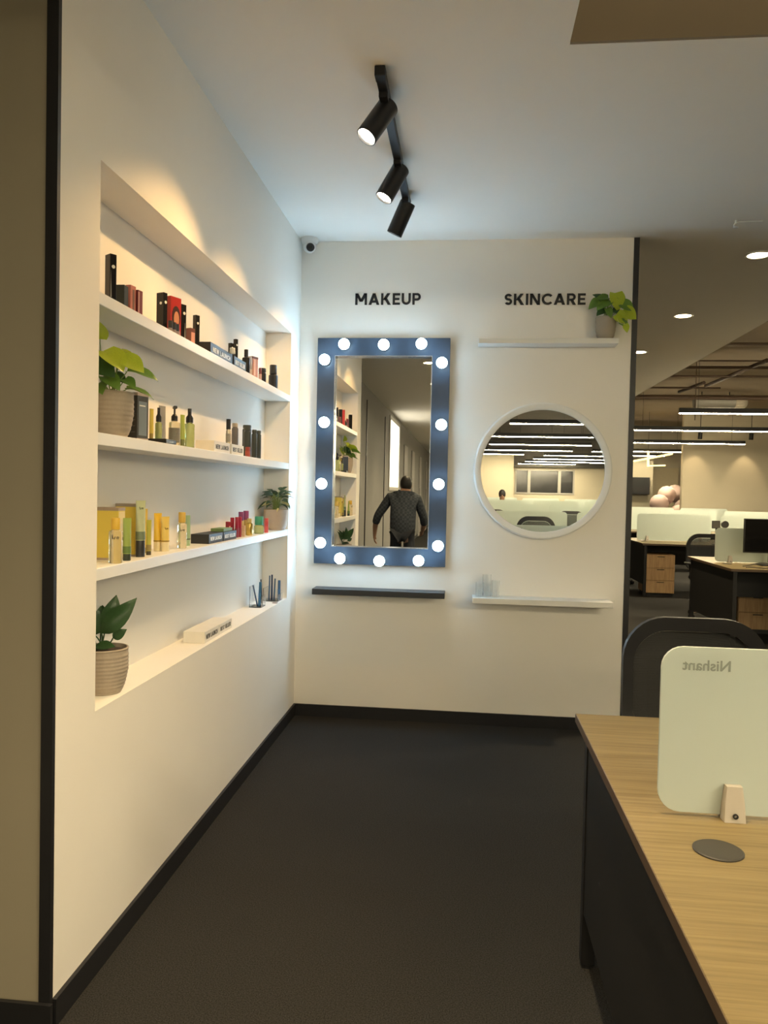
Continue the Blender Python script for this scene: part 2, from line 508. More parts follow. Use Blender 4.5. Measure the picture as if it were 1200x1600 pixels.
# ================================================================== BULB MIRROR
BX0, BX1, BZ0, BZ1, BF = .124, .928, .964, 2.338, .105
t = thing('bulb_mirror', 'tall black framed vanity mirror ringed with glowing round bulbs', 'mirror', (0, 0, 0))
G().box(BX0 + .01, BX1 - .01, -.022, -.0005, BZ0 + .01, BZ1 - .01).done('backing', M_black, t)
fr = G().ring(rrect(BX0, BX1, BZ0, BZ1, .002, 2), rrect(BX0 + BF, BX1 - BF, BZ0 + BF, BZ1 - BF, .002, 2), lambda a, b: (a, -.002, b), lambda a, b: (a, -.068, b)).done('frame', M_frame, t, smooth=False)
G().ring(rrect(BX0 + BF, BX1 - BF, BZ0 + BF, BZ1 - BF, .002, 2), rrect(BX0 + BF + .004, BX1 - BF - .004, BZ0 + BF + .004, BZ1 - BF - .004, .002, 2), lambda a, b: (a, -.022, b), lambda a, b: (a, -.067, b)).done('inner_lip', mat('bright_lip', (.5, .52, .55), .25, metal=.8), t, smooth=False)
G().box(BX0 + BF, BX1 - BF, -.026, -.0225, BZ0 + BF, BZ1 - BF).done('glass', M_mirror, t, smooth=False)
M_bulb = mat('bulb_glow', (1, 1, 1), .4, var=0, emit=BULB_S, ecol=COOL)
bulbs = [(.286, 2.300), (.528, 2.297), (.755, 2.303), (.168, 2.206), (.173, 1.826), (.164, 1.452), (.163, 1.091),
         (.880, 2.190), (.885, 1.820), (.878, 1.463), (.882, 1.091), (.286, .998), (.528, .990), (.767, .999)]
M_sock = mat('bulb_socket', (.12, .12, .13), .4)
for (bx, bz) in bulbs:
    bx = 1.044 + (bx - 1.044) * .994; bz = 1.42 + (bz - 1.42) * .994
    s = G().cyl((bx, -.0675, bz), (bx, -.080, bz), .016, .018, 14).done('bulb_socket', M_sock, t)
    rb = .033
    def dome(a0, a1, k=10):
        return [[Vector((bx + rb * math.sin(R(a0 + (a1 - a0) * i / k)) * math.cos(2 * PI * j / 20), -.101 - rb * math.cos(R(a0 + (a1 - a0) * i / k)), bz + rb * math.sin(R(a0 + (a1 - a0) * i / k)) * math.sin(2 * PI * j / 20))) for j in range(20)] for i in range(k + 1)]
    G().loft(dome(1, 98)).done('bulb', M_bulb, s)
    G().loft(dome(98.5, 150, 6)).done('bulb_cup', M_whitepl, s)

# ================================================================== ROUND MIRROR
RC, RZ = 1.494, 1.555
t = thing('round_mirror', 'round wall mirror in a broad white frame', 'mirror', (RC, 0, RZ))
circ = lambda r, n=72: [(r * math.cos(2 * PI * k / n), r * math.sin(2 * PI * k / n)) for k in range(n)]
rings = []
for (rr, yy) in ((.366, -.001), (.405, -.001), (.410, -.012), (.408, -.028), (.400, -.034), (.372, -.034), (.366, -.030)):
    rings.append((rr, yy))
g = G()
n = 96
vs, fs = [], []
for (rr, yy) in rings:
    vs += [(rr * math.cos(2 * PI * k / n), yy, rr * math.sin(2 * PI * k / n)) for k in range(n)]
for a in range(len(rings)):
    b = (a + 1) % len(rings)
    for k in range(n):
        j = (k + 1) % n
        fs.append((a * n + k, a * n + j, b * n + j, b * n + k))
g._faces(vs, fs)
g.done('frame', M_whitepl, t)
G().prism(circ(.370, 96), lambda a, b: (a, -.004, b), lambda a, b: (a, -.020, b)).done('glass', M_mirror, t, smooth=False)

# ================================================================== TRACK SPOTS
def aim(v):
    return Vector(v).to_track_quat('-Z', 'Y').to_euler()
t = thing('lighting_track', 'black ceiling track carrying the three spot heads', 'light track', (.70, 0, ZC))
G().box(-.018, .018, -1.93, -.66, -.032, 0, .002, 1).done('rail', M_plastic, t)
G().box(-.019, .019, -1.95, -1.90, -.036, 0, .002, 1).done('end_cap', M_blackmetal, t)
G().box(-.019, .019, -.68, -.64, -.036, 0, .002, 1).done('end_cap', M_blackmetal, t)
M_lens = mat('spot_lens', (1, .95, .85), .3, var=0, emit=12.0, ecol=(1, .9, .7))
M_spotb = mat('spot_black', (.016, .016, .018), .42, var=.15)
for nm, yy, dr in (('black track spot nearest the camera, lens fully in view', -1.76, (-.45, -.32, -.82)),
                   ('middle black track spot with half its lens showing', -1.17, (-.43, -.22, -.87)),
                   ('black track spot nearest the mirror wall, lens hidden', -.72, (-.42, .20, -.88))):
    t = thing('track_spot', nm, 'spotlight', (.70, yy, ZC - .033), 0, 'track spots')
    d = Vector(dr).normalized()
    G().box(-.017, .017, -.07, .07, -.020, 0, .002, 1).done('adapter', M_plastic, t)
    pv = Vector((-.012, 0, -.055))
    G().cyl((-.006, 0, -.018), pv, .011, .009, 12).done('stem', M_plastic, t)
    a0 = pv - d * .055
    a1 = pv + d * .115
    rr = .041
    ax = d.orthogonal().normalized(); bx_ = d.cross(ax)
    prof = [(.030, 0), (rr - .003, 0), (rr, .004), (rr, .170), (rr - .004, .172), (rr - .007, .166), (rr - .009, .160)]
    rg = [[a0 + d * z + ax * (r_ * math.cos(2 * PI * k / 28)) + bx_ * (r_ * math.sin(2 * PI * k / 28)) for k in range(28)] for (r_, z) in prof]
    h = G().loft(rg).done('head', M_spotb, t)
    G().cyl(a0 + d * .161, a0 + d * .164, rr - .0095, None, 24).done('lens', M_lens, h)
    ld = bpy.data.lights.new('spot_light', 'SPOT')
    ld.energy = SPOT_W
    ld.color = WARM
    ld.spot_size = R(77)
    ld.spot_blend = .55
    ld.shadow_soft_size = .022
    lo = link('spot_light', ld, t)
    lo.location = a0 + d * .175
    lo.rotation_euler = aim(d)

# ================================================================== DOWNLIGHTS
M_down = mat('downlight_glow', (1, 1, 1), .4, var=0, emit=DOWN_S, ecol=NEUT)
def downlight(x, y, label, grp):
    t = thing('downlight', label, 'downlight', (x, y, ZC), 0, grp)
    n = 28
    G().lathe([(.062, 0), (.082, 0), (.082, -.004), (.078, -.007), (.064, -.007), (.062, -.003)], n).done('ring', M_whitepl, t)
    G().cyl((0, 0, -.0015), (0, 0, -.0045), .063, None, n).done('lens', M_down, t)
    ld = bpy.data.lights.new('beam', 'SPOT'); ld.energy = DOWN_W; ld.color = NEUT; ld.spot_size = R(104); ld.spot_blend = 1.0; ld.shadow_soft_size = .06
    lo = link('beam', ld, t); lo.location = (0, 0, -.012)
downlight(2.82, .354, 'round ceiling downlight nearest the camera, right of the wall end', 'downlights beyond the mirror wall')
downlight(2.82, 2.035, 'round ceiling downlight, second from the camera, right of the wall end', 'downlights beyond the mirror wall')
downlight(2.83, 3.735, 'round ceiling downlight partly hidden by the black wall end strip', 'downlights beyond the mirror wall')
downlight(.57, -4.53, 'corridor downlight beside the top right bulb in the bulb mirror', 'corridor downlights')
downlight(.57, -6.32, 'lower small corridor downlight in the upper right of the bulb mirror', 'corridor downlights')
for x, y in ((1.10, -3.05), (.57, -8.1), (.57, -9.9), (.57, -11.7)):
    downlight(x, y, 'corridor ceiling downlight outside the picture', 'corridor downlights out of view')

# ================================================================== SECURITY CAMERA, SPRINKLER
t = thing('security_camera', 'white dome security camera in the ceiling corner', 'camera', (.062, -.062, ZC))
G().lathe([(.050, 0), (.052, -.004), (.050, -.024), (.040, -.036), (.02, -.04)], 28).done('mount', M_whitepl, t)
d = Vector((.30, -.80, -.36)).normalized()
b = G().sphere((0, -.004, -.050), .038, 24, 14).done('ball', M_whitepl, t)
c0 = Vector((0, -.004, -.050))
G().cyl(c0 + d * .028, c0 + d * .0395, .0255, .024, 24).done('lens', mat('camera_lens', (.03, .032, .038), .15), b)
G().cyl(c0 + d * .0385, c0 + d * .0405, .010, None, 16).done('lens_core', mat('camera_core', (.008, .008, .01), .08), b)
t = thing('sprinkler_head', 'small white sprinkler head on the ceiling', 'sprinkler', (2.478, -.275, ZC))
G().cyl((0, 0, 0), (0, 0, -.018), .006, None, 10).done('stub', M_whitepl, t)
G().tube([(-.004, 0, -.016), (-.012, 0, -.028), (-.003, 0, -.038)], .0022, 5).done('frame', M_whitepl, t)
G().cyl((0, 0, -.037), (0, 0, -.041), .012, .014, 12).done('deflector', M_whitepl, t)
G().tube([(.004, 0, -.010), (.05, .002, -.008), (.14, .006, -.004)], .0028, 5).done('pipe', M_whitepl, t)

# ================================================================== PLANTS
def leaf_mesh(name, m, kind):
    """unit leaf along +X, normal +Z"""
    st = 8
    vs, fs = [], []
    for i in range(st + 1):
        u = i / st
        if kind == 'heart':
            w = .42 * math.sin(PI * u ** .66) ** .8 if 0 < u < 1 else 0
        elif kind == 'oval':
            w = .22 * math.sin(PI * u ** .85) ** .9 if 0 < u < 1 else 0
        else:
            w = .26 * math.sin(PI * u ** .7) ** 1.1 if 0 < u < 1 else 0
        w = max(w, .004)
        z = -.22 * u * u + .05 * math.sin(PI * u)
        for s in (-1, -.5, 0, .5, 1):
            vs.append((u - ((.0, .15, .07)[i] * abs(s) if kind == 'heart' and i < 3 else 0), s * w, z + .10 * abs(s) * w / .4 + .02 * math.sin(9 * u + s)))
    for i in range(st):
        for k in range(4):
            fs.append((i * 5 + k, (i + 1) * 5 + k, (i + 1) * 5 + k + 1, i * 5 + k + 1))
    me = bpy.data.meshes.new(name)
    me.from_pydata(vs, [], fs)
    for p in me.polygons:
        p.use_smooth = True
    me.materials.append(m)
    return me
LM = {(k, c): leaf_mesh('leaf_%s_%s' % (k, c), m, k) for k, c, m in (
    ('heart', 'y', M_leaf_y), ('heart', 'g', M_leaf_g), ('heart', 'd', M_leaf_d), ('oval', 'd', M_leaf_d), ('point', 's', M_leaf_s), ('point', 'p', M_leaf_p), ('oval', 's', M_leaf_s))}
def leaf(parent, key, base, tip, up=(0, 0, 1), wid=1.0):
    base, tip = Vector(base), Vector(tip)
    x = tip - base
    L = x.length
    x.normalize()
    z = Vector(up)
    z = (z - x * z.dot(x))
    if z.length < 1e-3:
        z = x.orthogonal()
    z.normalize()
    y = z.cross(x)
    o = link('leaf', LM[key], parent)
    o.matrix_local = Matrix(((x.x * L, y.x * L * wid, z.x * L, base.x), (x.y * L, y.y * L * wid, z.y * L, base.y), (x.z * L, y.z * L * wid, z.z * L, base.z), (0, 0, 0, 1)))
    return o
def pot(parent, r, h, m, ribs=10, square=False):
    prof = [(.0, 0), (r * .70, 0), (r * .74, .004)]
    N = max(ribs, 4) * 4
    for k in range(N + 1):
        u = k / N
        base = r * (.74 + .26 * min(1, (u * 1.9)) ** .6)
        rib = .0016 * (1 - math.cos(2 * PI * u * ribs)) / 2 if ribs and .12 < u < .90 else .0
        prof.append((base + rib - .0008, .006 + (h - .012) * u))
    prof += [(r + .001, h - .003), (r - .001, h), (r - .005, h), (r - .007, h - .012), (.0, h - .012)]
    p = G().lathe(prof, 40).done('pot', m, parent)
    G().lathe([(0, h - .012), (r - .0075, h - .0118), (r * .5, h - .005), (0, h - .004)], 24).done('soil', M_soil, parent)
    return p
def stem(parent, pts, r=.0022, m=None):
    # smooth the polyline
    P = [Vector(p) for p in pts]
    out = []
    if len(P) == 3:
        for k in range(9):
            u = k / 8
            out.append(P[0] * (1 - u) ** 2 + P[1] * 2 * u * (1 - u) + P[2] * u * u)
    else:
        out = P
    G().tube(out, r, 5, r * .7).done('stem', m or M_stem, parent)

# lime pothos at the near end of the niche
t = thing('potted_pothos', 'lime pothos in a ribbed stone-coloured pot on the middle niche shelf', 'potted plant', (-.072, -2.405, SZ[2]))
pot(t, .068, .142, M_pot, 9)
H0 = .135
# (key, stem bend, base, tip, up, width)
PL = [('y', (-.03, -.02, .26), (-.02, -.04, .300), (-.015, -.055, .350), (.55, -.85, .2), 1.15),
      ('y', (-.01, -.02, .22), (-.005, -.045, .262), (.075, -.075, .212), (.3, -.45, .85), 1.15),
      ('y', (.02, -.02, .19), (.040, -.020, .243), (.118, -.030, .212), (.1, -.6, .8), 1.1),
      ('g', (.03, -.01, .17), (.055, -.010, .205), (.150, .002, .196), (-.1, -.5, .9), .8),
      ('d', (-.02, -.03, .18), (-.035, -.055, .225), (.045, -.085, .190), (.2, -.75, .6), 1.1),
      ('g', (.0, -.03, .17), (.0, -.045, .185), (.060, -.075, .150), (.4, -.7, .6), .9),
      ('g', (.03, -.0, .16), (.048, -.012, .180), (.092, -.035, .160), (.3, -.7, .7), .9),
      ('g', (.03, .0, .14), (.048, -.0, .150), (.130, .025, .140), (0, -.3, .95), .7),
      ('d', (.0, .0, .18), (.005, .0, .195), (.055, -.02, .175), (.4, -.7, .6), .9),
      ('y', (-.04, -.03, .2), (-.05, -.06, .235), (-.035, -.115, .185), (.3, -.7, .7), 1.0),
      ('g', (-.03, .03, .2), (-.03, .05, .24), (-.02, .11, .24), (.4, 0, .9), 1.0),
      ('y', (.0, .03, .22), (.0, .05, .28), (.04, .10, .26), (.2, .1, .9), 1.0),
      ('g', (-.02, -.02, .15), (-.02, -.04, .165), (.01, -.09, .135), (.2, -.8, .5), .9)]
for (c, bend, b0, tp, up, wd_) in PL:
    stem(t, [(random.uniform(-.02, .02), random.uniform(-.02, .02), H0), bend, b0])
    leaf(t, ('heart', c), b0, tp, up, wd_)

# dark-leaved plant at the near end of the niche floor
t = thing('potted_houseplant', 'dark green broad-leaved plant in a ribbed pot on the niche floor', 'potted plant', (-.074, -2.430, SZ[4]))
pot(t, .073, .142, M_pot, 11)
H0 = .135
for (bend, b0, tp, up, wd_) in [((.0, -.01, .18), (-.005, -.01, .185), (.098, -.0, .292), (.55, -.75, .3), .95),
                                ((-.0, .0, .17), (.0, .0, .19), (.035, .015, .300), (.6, -.75, .2), 1.2),
                                ((-.01, -.01, .17), (-.025, -.015, .18), (-.002, -.02, .268), (.5, -.85, 0), 1.2),
                                ((.02, .0, .15), (.030, -.005, .172), (.072, -.010, .200), (.4, -.85, .3), 1.5),
                                ((-.03, -.02, .2), (-.02, -.03, .22), (-.06, -.05, .275), (.5, -.8, .2), .8),
                                ((-.03, -.03, .16), (-.03, -.035, .165), (-.06, -.06, .26), (.5, -.8, .2), .8),
                                ((.0, -.02, .15), (-.02, -.02, .145), (.045, -.035, .160), (.2, -.6, .8), 1.3),
                                ((-.02, .01, .17), (-.02, .02, .2), (-.03, .05, .27), (.5, -.8, .2), 1.2)]:
    stem(t, [(random.uniform(-.02, .012), random.uniform(-.02, .01), H0), bend, b0], .003, M_leaf_d)
    leaf(t, ('oval', 'd'), b0, tp, up, wd_)

# small-leaved plant at the far end of the lower shelf
t = thing('potted_peperomia', 'small grey-green leafy plant in a beige pot at the far end of the niche', 'potted plant', (-.052, -.330, SZ[3]))
pot(t, .072, .118, mat('beige_pot', (.52, .42, .33), .7, var=.06, scale=40), 0)
random.seed(11)
for k in range(56):
    a = random.uniform(0, 2 * PI)
    el = random.uniform(-.15, 1.1)
    rr = random.uniform(.045, .10) * (1.0 if el < .5 else .85)
    b0 = Vector((rr * .7 * math.cos(a) * math.cos(el) - .0, rr * .7 * math.sin(a) * math.cos(el), .135 + .02 + rr * 1.1 * math.sin(el)))
    L = random.uniform(.042, .062)
    tp = b0 + Vector((math.cos(a) * math.cos(el), math.sin(a) * math.cos(el), .8 * math.sin(el) - .25)).normalized() * L
    tp.x = max(tp.x, -.095); b0.x = max(b0.x, -.09)
    tp.y = min(tp.y, .082); b0.y = min(b0.y, .078)
    stem(t, [(random.uniform(-.02, .02), random.uniform(-.02, .02), .110), (b0.x * .5, b0.y * .5, b0.z), b0], .0013)
    leaf(t, ('point', 'p' if k % 12 == 5 else 's'), b0, tp, (random.uniform(-.2, .3), random.uniform(-.5, 0), .9), 1.25)
for b0, tp in (((.03, -.068, .128), (.022, -.080, .104)), ((-.02, -.06, .155), (-.070, -.075, .142)), ((.05, -.04, .160), (.090, -.05, .146))):
    leaf(t, ('point', 'p'), b0, tp, (0, -.8, .5), .8)

# trailing pothos on the high white shelf
t = thing('potted_pothos', 'trailing green pothos in a taupe pot on the high white shelf', 'potted plant', (1.832, -.064, 2.328))
pot(t, .058, .130, mat('taupe_pot', (.36, .32, .26), .8, var=.05), 4)
H0 = .122
for (c, bend, b0, tp, up, wd_) in [
        ('g', (-.04, 0, .2), (-.030, -.01, .225), (-.105, -.030, .185), (0, -.8, .6), 1.0),
        ('g', (.02, 0, .2), (.01, -.015, .240), (-.070, -.040, .235), (0, -.75, .65), .8),
        ('g', (.01, 0, .2), (.015, -.02, .225), (-.060, -.055, .175), (-.1, -.8, .5), 1.0),
        ('d', (0, 0, .2), (.0, -.01, .215), (-.075, -.02, .268), (0, -.9, .4), .7),
        ('d', (0, 0, .17), (-.005, -.025, .175), (-.060, -.045, .140), (0, -.8, .5), 1.0),
        ('y', (.04, 0, .24), (.048, -.02, .268), (.062, -.055, .165), (.1, -1, .25), 1.0),
        ('g', (.05, 0, .23), (.060, -.01, .260), (.105, -.03, .215), (0, -.8, .6), 1.0),
        ('g', (.08, -.02, .22), (.078, -.03, .205), (.150, -.050, .168), (0, -.85, .5), 1.2),
        ('y', (.08, -.03, .18), (.088, -.04, .160), (.165, -.060, .118), (0, -.9, .4), 1.25),
        ('y', (.06, -.03, .17), (.052, -.05, .140), (.110, -.075, .085), (-.1, -.95, .2), 1.1),
        ('g', (.07, -.04, .12), (.070, -.06, .095), (.120, -.070, .070), (0, -.95, .3), 1.0),
        ('y', (.08, -.04, .10), (.098, -.065, .078), (.110, -.080, .030), (0, -1, .1), .9),
        ('d', (.03, .0, .17), (.03, -.03, .165), (.085, -.05, .145), (0, -.8, .5), .9),
        ('g', (-.02, .02, .2), (-.02, .01, .22), (.03, .03, .26), (0, -.4, .9), 1.0),
        ('g', (.0, -.02, .17), (.0, -.035, .175), (.020, -.070, .120), (0, -.9, .4), .8)]:
    stem(t, [(random.uniform(-.025, .025), random.uniform(-.025, .0), H0), bend, b0], .002)
    leaf(t, ('heart', c), b0, tp, up, wd_)
stem(t, [(.05, -.05, .14), (.045, -.085, .075), (.098, -.065, .078)], .0018, M_leaf_p)

# ================================================================== PRODUCTS
def cm(c, rough=.35, **k):
    return mat('col_%02d%02d%02d_%d' % (int(c[0] * 99), int(c[1] * 99), int(c[2] * 99), int(rough * 100)), c, rough, **k)
BLK = (.012, .012, .014); GOLD = (.55, .40, .15); YEL = (.70, .55, .09); LIME = (.42, .50, .10); PGRN = (.50, .55, .34)
SILV = (.33, .33, .34); OLIVE = (.10, .15, .035); RED = (.45, .03, .03); PINK = (.48, .17, .14); DRED = (.16, .03, .035)
CLR_Y = mat('clear_warm', (.93, .86, .66), .05, trans=.75, var=0, ior=1.33)
CLR_G = mat('clear_green', (.55, .62, .30), .08, trans=.6, var=0, ior=1.33)

def carton(label, x, y, sh, dx, dy, h, col, rz=0, rough=.4, top=None, group=None, z=None):
    t = thing('product_carton', label, 'box', (x, y, SZ[sh] if z is None else z), R(rz), group)
    G().box(-dx / 2, dx / 2, -dy / 2, dy / 2, 0, h, .0012, 1).done('carton_body', cm(col, rough), t)
    if top:
        G().box(-dx / 2 - .0003, dx / 2 + .0003, -dy / 2 - .0003, dy / 2 + .0003, h - .010, h + .0003).done('lid_band', cm(top, rough), t)
        G().box(-dx / 2 - .0003, dx / 2 + .0003, -dy / 2 - .0003, dy / 2 + .0003, 0, .007).done('base_band', cm(top, rough), t)
    return t
def patch_y(t, x0, x1, z0, z1, yf, col, name='printed_panel', th=.0006):
    """print on the face towards -Y"""
    return G().box(x0, x1, yf - th, yf + .0002, z0, z1).done(name, cm(col), t)
def patch_x(t, y0, y1, z0, z1, xf, col, name='printed_panel', th=.0006):
    return G().box(xf - .0002, xf + th, y0, y1, z0, z1).done(name, cm(col), t)
def disc_y(t, x, z, r, yf, col=(.85, .85, .82), name='logo'):
    return G().cyl((x, yf + .0002, z), (x, yf - .0008, z), r, None, 14).done(name, cm(col), t)
def disc_x(t, y, z, r, xf, col=(.85, .85, .82), name='logo'):
    return G().cyl((xf - .0002, y, z), (xf + .0008, y, z), r, None, 14).done(name, cm(col), t)

def tube_product(label, x, y, sh, w, h, col, capcol, caph=.03, rz=-28, name='squeeze_tube', band=None, group=None, mark=None, z=None, mbody=None):
    """stands on its cap; flat crimp on top; front is local +X, width along local Y"""
    t = thing(name, label, 'tube', (x, y, SZ[sh] if z is None else z), R(rz), group)
    rc = w * .40
    G().lathe([(rc * .98, 0), (rc, .002), (rc, caph - .002), (rc * .97, caph)], 20, sx=.85).done('cap', cm(capcol), t)
    rgs = []
    n = 20
    for u in (0, .04, .3, .6, .85, .955, .96, 1):
        wy = rc + (w / 2 - rc) * u
        wx = rc * .85 * (1 - u) ** .75 + .0012
        if u >= .95:
            wx = .0012; wy = w / 2
        rgs.append([(wx * math.cos(2 * PI * k / n), wy * math.sin(2 * PI * k / n), caph + (h - caph) * u) for k in range(n)])
    b = G().loft(rgs).done('tube_body', mbody or cm(col), t)
    if band:
        bz0, bz1, bc = band
        rg = []
        for zz in (bz0, bz1):
            u = (zz - caph) / (h - caph)
            wy = rc + (w / 2 - rc) * u + .0006
            wx = rc * .85 * (1 - u) ** .75 + .0020
            rg.append([(wx * math.cos(2 * PI * k / n), wy * math.sin(2 * PI * k / n), zz) for k in range(n)])
        G().loft(rg).done('band', cm(bc), t)
    if mark:
        mz, mc = mark
        u = (mz - caph) / (h - caph)
        wx = rc * .85 * (1 - u) ** .75 + .0012
        squiggle(t, wx, mz, w * .5, mc)
    return t
def squiggle(t, xf, z, w, col=BLK):
    """short handwritten mark on the front"""
    g = G()
    g.tube([(xf + .0003, -w * .45, z + w * .22), (xf + .0008, -w * .38, z - w * .15), (xf + .0008, -w * .2, z - w * .2), (xf + .0008, -w * .1, z + w * .08)], w * .05, 5)
    g.tube([(xf + .0008, w * .12, z + w * .06), (xf + .0008, w * .28, z + w * .02), (xf + .0006, w * .22, z - w * .2), (xf + .0008, w * .05, z - w * .12), (xf + .0008, w * .12, z + w * .06)], w * .05, 5)
    g.done('logo', cm(col), t)

def bottle(label, x, y, sh, r, h, body, cap, caph=.04, capr=None, rz=-60, name='toner_bottle', kind='cap', mbody=None, group=None, label_col=None, sq=1.0, mark=None, z=None):
    t = thing(name, label, 'bottle', (x, y, SZ[sh] if z is None else z), R(rz), group)
    capr = capr or r * .62
    hb = h - caph
    G().lathe([(r * .9, 0), (r, .003), (r, hb - .010), (r * .93, hb - .005), (capr * .8, hb - .001), (capr * .75, hb + .003)], 24, sx=sq).done('bottle_body', mbody or cm(body), t)
    if kind == 'cap':
        G().lathe([(capr * .98, 0), (capr, .001), (capr, caph - .003), (capr * .92, caph)], 20, c=(0, 0, hb)).done('cap', cm(cap), t)
    elif kind == 'spray':
        c = G().lathe([(capr * 1.15, 0), (capr * 1.15, caph * .35), (capr * .6, caph * .55), (capr * .6, caph)], 20, c=(0, 0, hb)).done('cap', cm(cap), t)
        G().cyl((0, 0, hb + caph * .82), (r * .7, 0, hb + caph * .82), .0022, None, 8).done('nozzle', cm(cap), c)
    elif kind == 'pump':
        c = G().lathe([(capr, 0), (capr, caph * .30), (capr * .55, caph * .45), (capr * .30, caph * .48), (capr * .30, caph * .82)], 20, c=(0, 0, hb)).done('pump_collar', cm(cap), t)
        G().box(-r * .35, r * 1.15, -r * .33, r * .33, hb + caph * .82, hb + caph, .0015, 1).done('pump_head', cm(cap), c)
    if label_col:
        G().lathe([(r + .0006, hb * .18), (r + .0006, hb * .72)], 24, sx=sq).done('paper_label', cm(label_col, .5, var=.3, scale=180), t)
    if mark:
        squiggle(t, r * sq, hb * mark, r * 1.3)
    return t

def stick(label, x, y, sh, r, h, col, col2, split=.5, name='lipstick', cat='lipstick', group=None, rz=0, z=None, tilt=None):
    t = thing(name, label, cat, (x, y, SZ[sh] if z is None else z), R(rz), group)
    if tilt:
        t.rotation_euler = tilt
    G().lathe([(r * .96, 0), (r, .001), (r, h * split)], 16).done('base', cm(col2), t)
    G().lathe([(r * .90, h * split), (r * .93, h * split + .0006), (r * .93, h - .0015), (r * .86, h)], 16).done('cap', cm(col), t)
    return t

def block(label, x1, y0, y1, sh, dx, h, col, tcol, word, z=None):
    """low display block with a word on its room side"""
    t = thing('display_block', label, 'display block', (x1 - dx / 2, (y0 + y1) / 2, SZ[sh] if z is None else z))
    L = y1 - y0
    G().box(-dx / 2, dx / 2, -L / 2, L / 2, 0, h, .001, 1).done('block_body', cm(col, .45), t)
    g = G()
    th = h * .40
    for c, xo, sx in text_layout(word, L * .80, th):
        for q in glyph_quads(c, xo - L * .40, sx, th):
            g.prism(q, lambda a, b: (dx / 2 - .0001, a, b + h * .30), lambda a, b: (dx / 2 + .0007, a, b + h * .30))
    g.done('lettering', cm(tcol, .5), t, smooth=False)
    return t

# ---- top shelf
c = carton('slim glossy black carton with a white round logo, nearest on the top shelf', -.045, -2.475, 1, .030, .022, .150, BLK, -35, .2)
disc_x(c, 0, .112, .0055, .015); G().prism([(-.009, .02), (-.005, .02), (-.008, .10)], lambda a, b: (.0149, a, b), lambda a, b: (.0156, a, b)).done('printed_streak', cm((.25, .25, .24)), c)
carton('squat matt black carton beside the rose cartons', -.060, -2.365, 1, .030, .030, .086, (.022, .028, .026), 0, .6)
c = carton('taller rose-brown carton between a black and a dark red one', -.052, -2.318, 1, .020, .030, .098, PINK, -10)
patch_x(c, -.004, .006, .01, .085, .010, (.18, .10, .09))
c = carton('narrow dark red carton right of the rose-brown one', -.040, -2.288, 1, .018, .026, .090, DRED, -10)
patch_x(c, -.013, -.006, .004, .084, .009, (.50, .26, .24))
c = carton('glossy black carton with a white logo left of the red portrait box', -.055, -2.052, 1, .034, .020, .142, BLK, -20, .2)
disc_x(c, 0, .108, .0055, .017); disc_y(c, .004, .104, .005, -.010)
c = carton('red box printed with a portrait on its front', -.045, -1.985, 1, .042, .056, .142, RED, -22, .3)
# flat portrait print on the room side
pg = lambda pts, z0, nm, colr, dpt: G().prism(pts, lambda a, b: (.0208, a, b), lambda a, b: (.0208 + dpt, a, b)).done(nm, cm(colr), c)
ell = lambda cy, cz, ry, rz_: [(cy + ry * math.cos(2 * PI * k / 16), cz + rz_ * math.sin(2 * PI * k / 16)) for k in range(16)]
pg(ell(.001, .070, .022, .040), 0, 'portrait_hair', (.05, .02, .02), .0005)
pg(ell(.003, .063, .0135, .028), 0, 'portrait_face', (.60, .27, .16), .0008)
pg(ell(.003, .048, .0045, .002), 0, 'portrait_lips', (.40, .03, .03), .0010)
pg([(-.024, .006), (.026, .006), (.022, .024), (-.018, .024)], 0, 'portrait_shoulder', (.40, .17, .12), .0007)
c = carton('tall glossy black carton right of the red portrait box', -.045, -1.895, 1, .030, .030, .138, BLK, -25, .2)
disc_x(c, .004, .105, .006, .015); G().prism([(.006, .01), (.010, .01), (.007, .07)], lambda a, b: (.0149, a, b), lambda a, b: (.0156, a, b)).done('printed_streak', cm((.35, .34, .30)), c)
for nm, (xx, yy) in zip(('left', 'middle', 'right'), ((-.016, -2.070), (-.014, -2.040), (-.013, -2.010))):
    stick(nm + ' one of three tiny black sticks before the red portrait box', xx, yy, 1, .008, .040, (.03, .03, .035), (.32, .24, .22), .35, 'lipstick', 'lipstick', 'small sticks before the red box')
c = carton('small pink and brown carton beside the slim black one', -.036, -1.812, 1, .024, .026, .066, (.14, .05, .045), -20)
patch_x(c, -.010, .011, .006, .050, .012, (.62, .32, .28))
c = carton('slim tall black carton standing before the black display block', -.045, -1.725, 1, .018, .022, .136, BLK, -25, .25)
disc_x(c, .0, .104, .005, .009)
block('black display block reading NEW LAUNCH on the top shelf', -.020, -1.62, -1.32, 1, .085, .052, BLK, (.8, .8, .78), 'NEW LAUNCH')
o = stick('small round white cosmetic on the corner of the black block', -.016, -1.335, 1, .013, .026, (.8, .8, .78), (.8, .8, .78), .5, 'cosmetic_disc', 'cosmetic', z=SZ[1] + .0525)
block('black display block reading BEST SELLER on the top shelf', -.018, -1.30, -1.11, 1, .080, .050, BLK, (.8, .8, .78), 'BEST SELLER')
c = carton('short black carton with white dot standing on the block', -.045, -1.265, 1, .018, .018, .062, BLK, -25, .25, z=SZ[1] + .0505); disc_x(c, 0, .04, .005, .009)
c = carton('tall thin black carton with white dot standing on the block', -.050, -1.175, 1, .016, .016, .098, BLK, -25, .25, z=SZ[1] + .0505); disc_x(c, 0, .07, .005, .008)
bottle('black bottle with narrow neck right of the black blocks', -.028, -1.075, 1, .019, .118, BLK, BLK, .035, .010)
stick('silver capped clear stick between the black bottle and the rose bottle', -.030, -1.005, 1, .012, .095, SILV, (.55, .45, .40), .35, 'serum_stick', 'cosmetic')
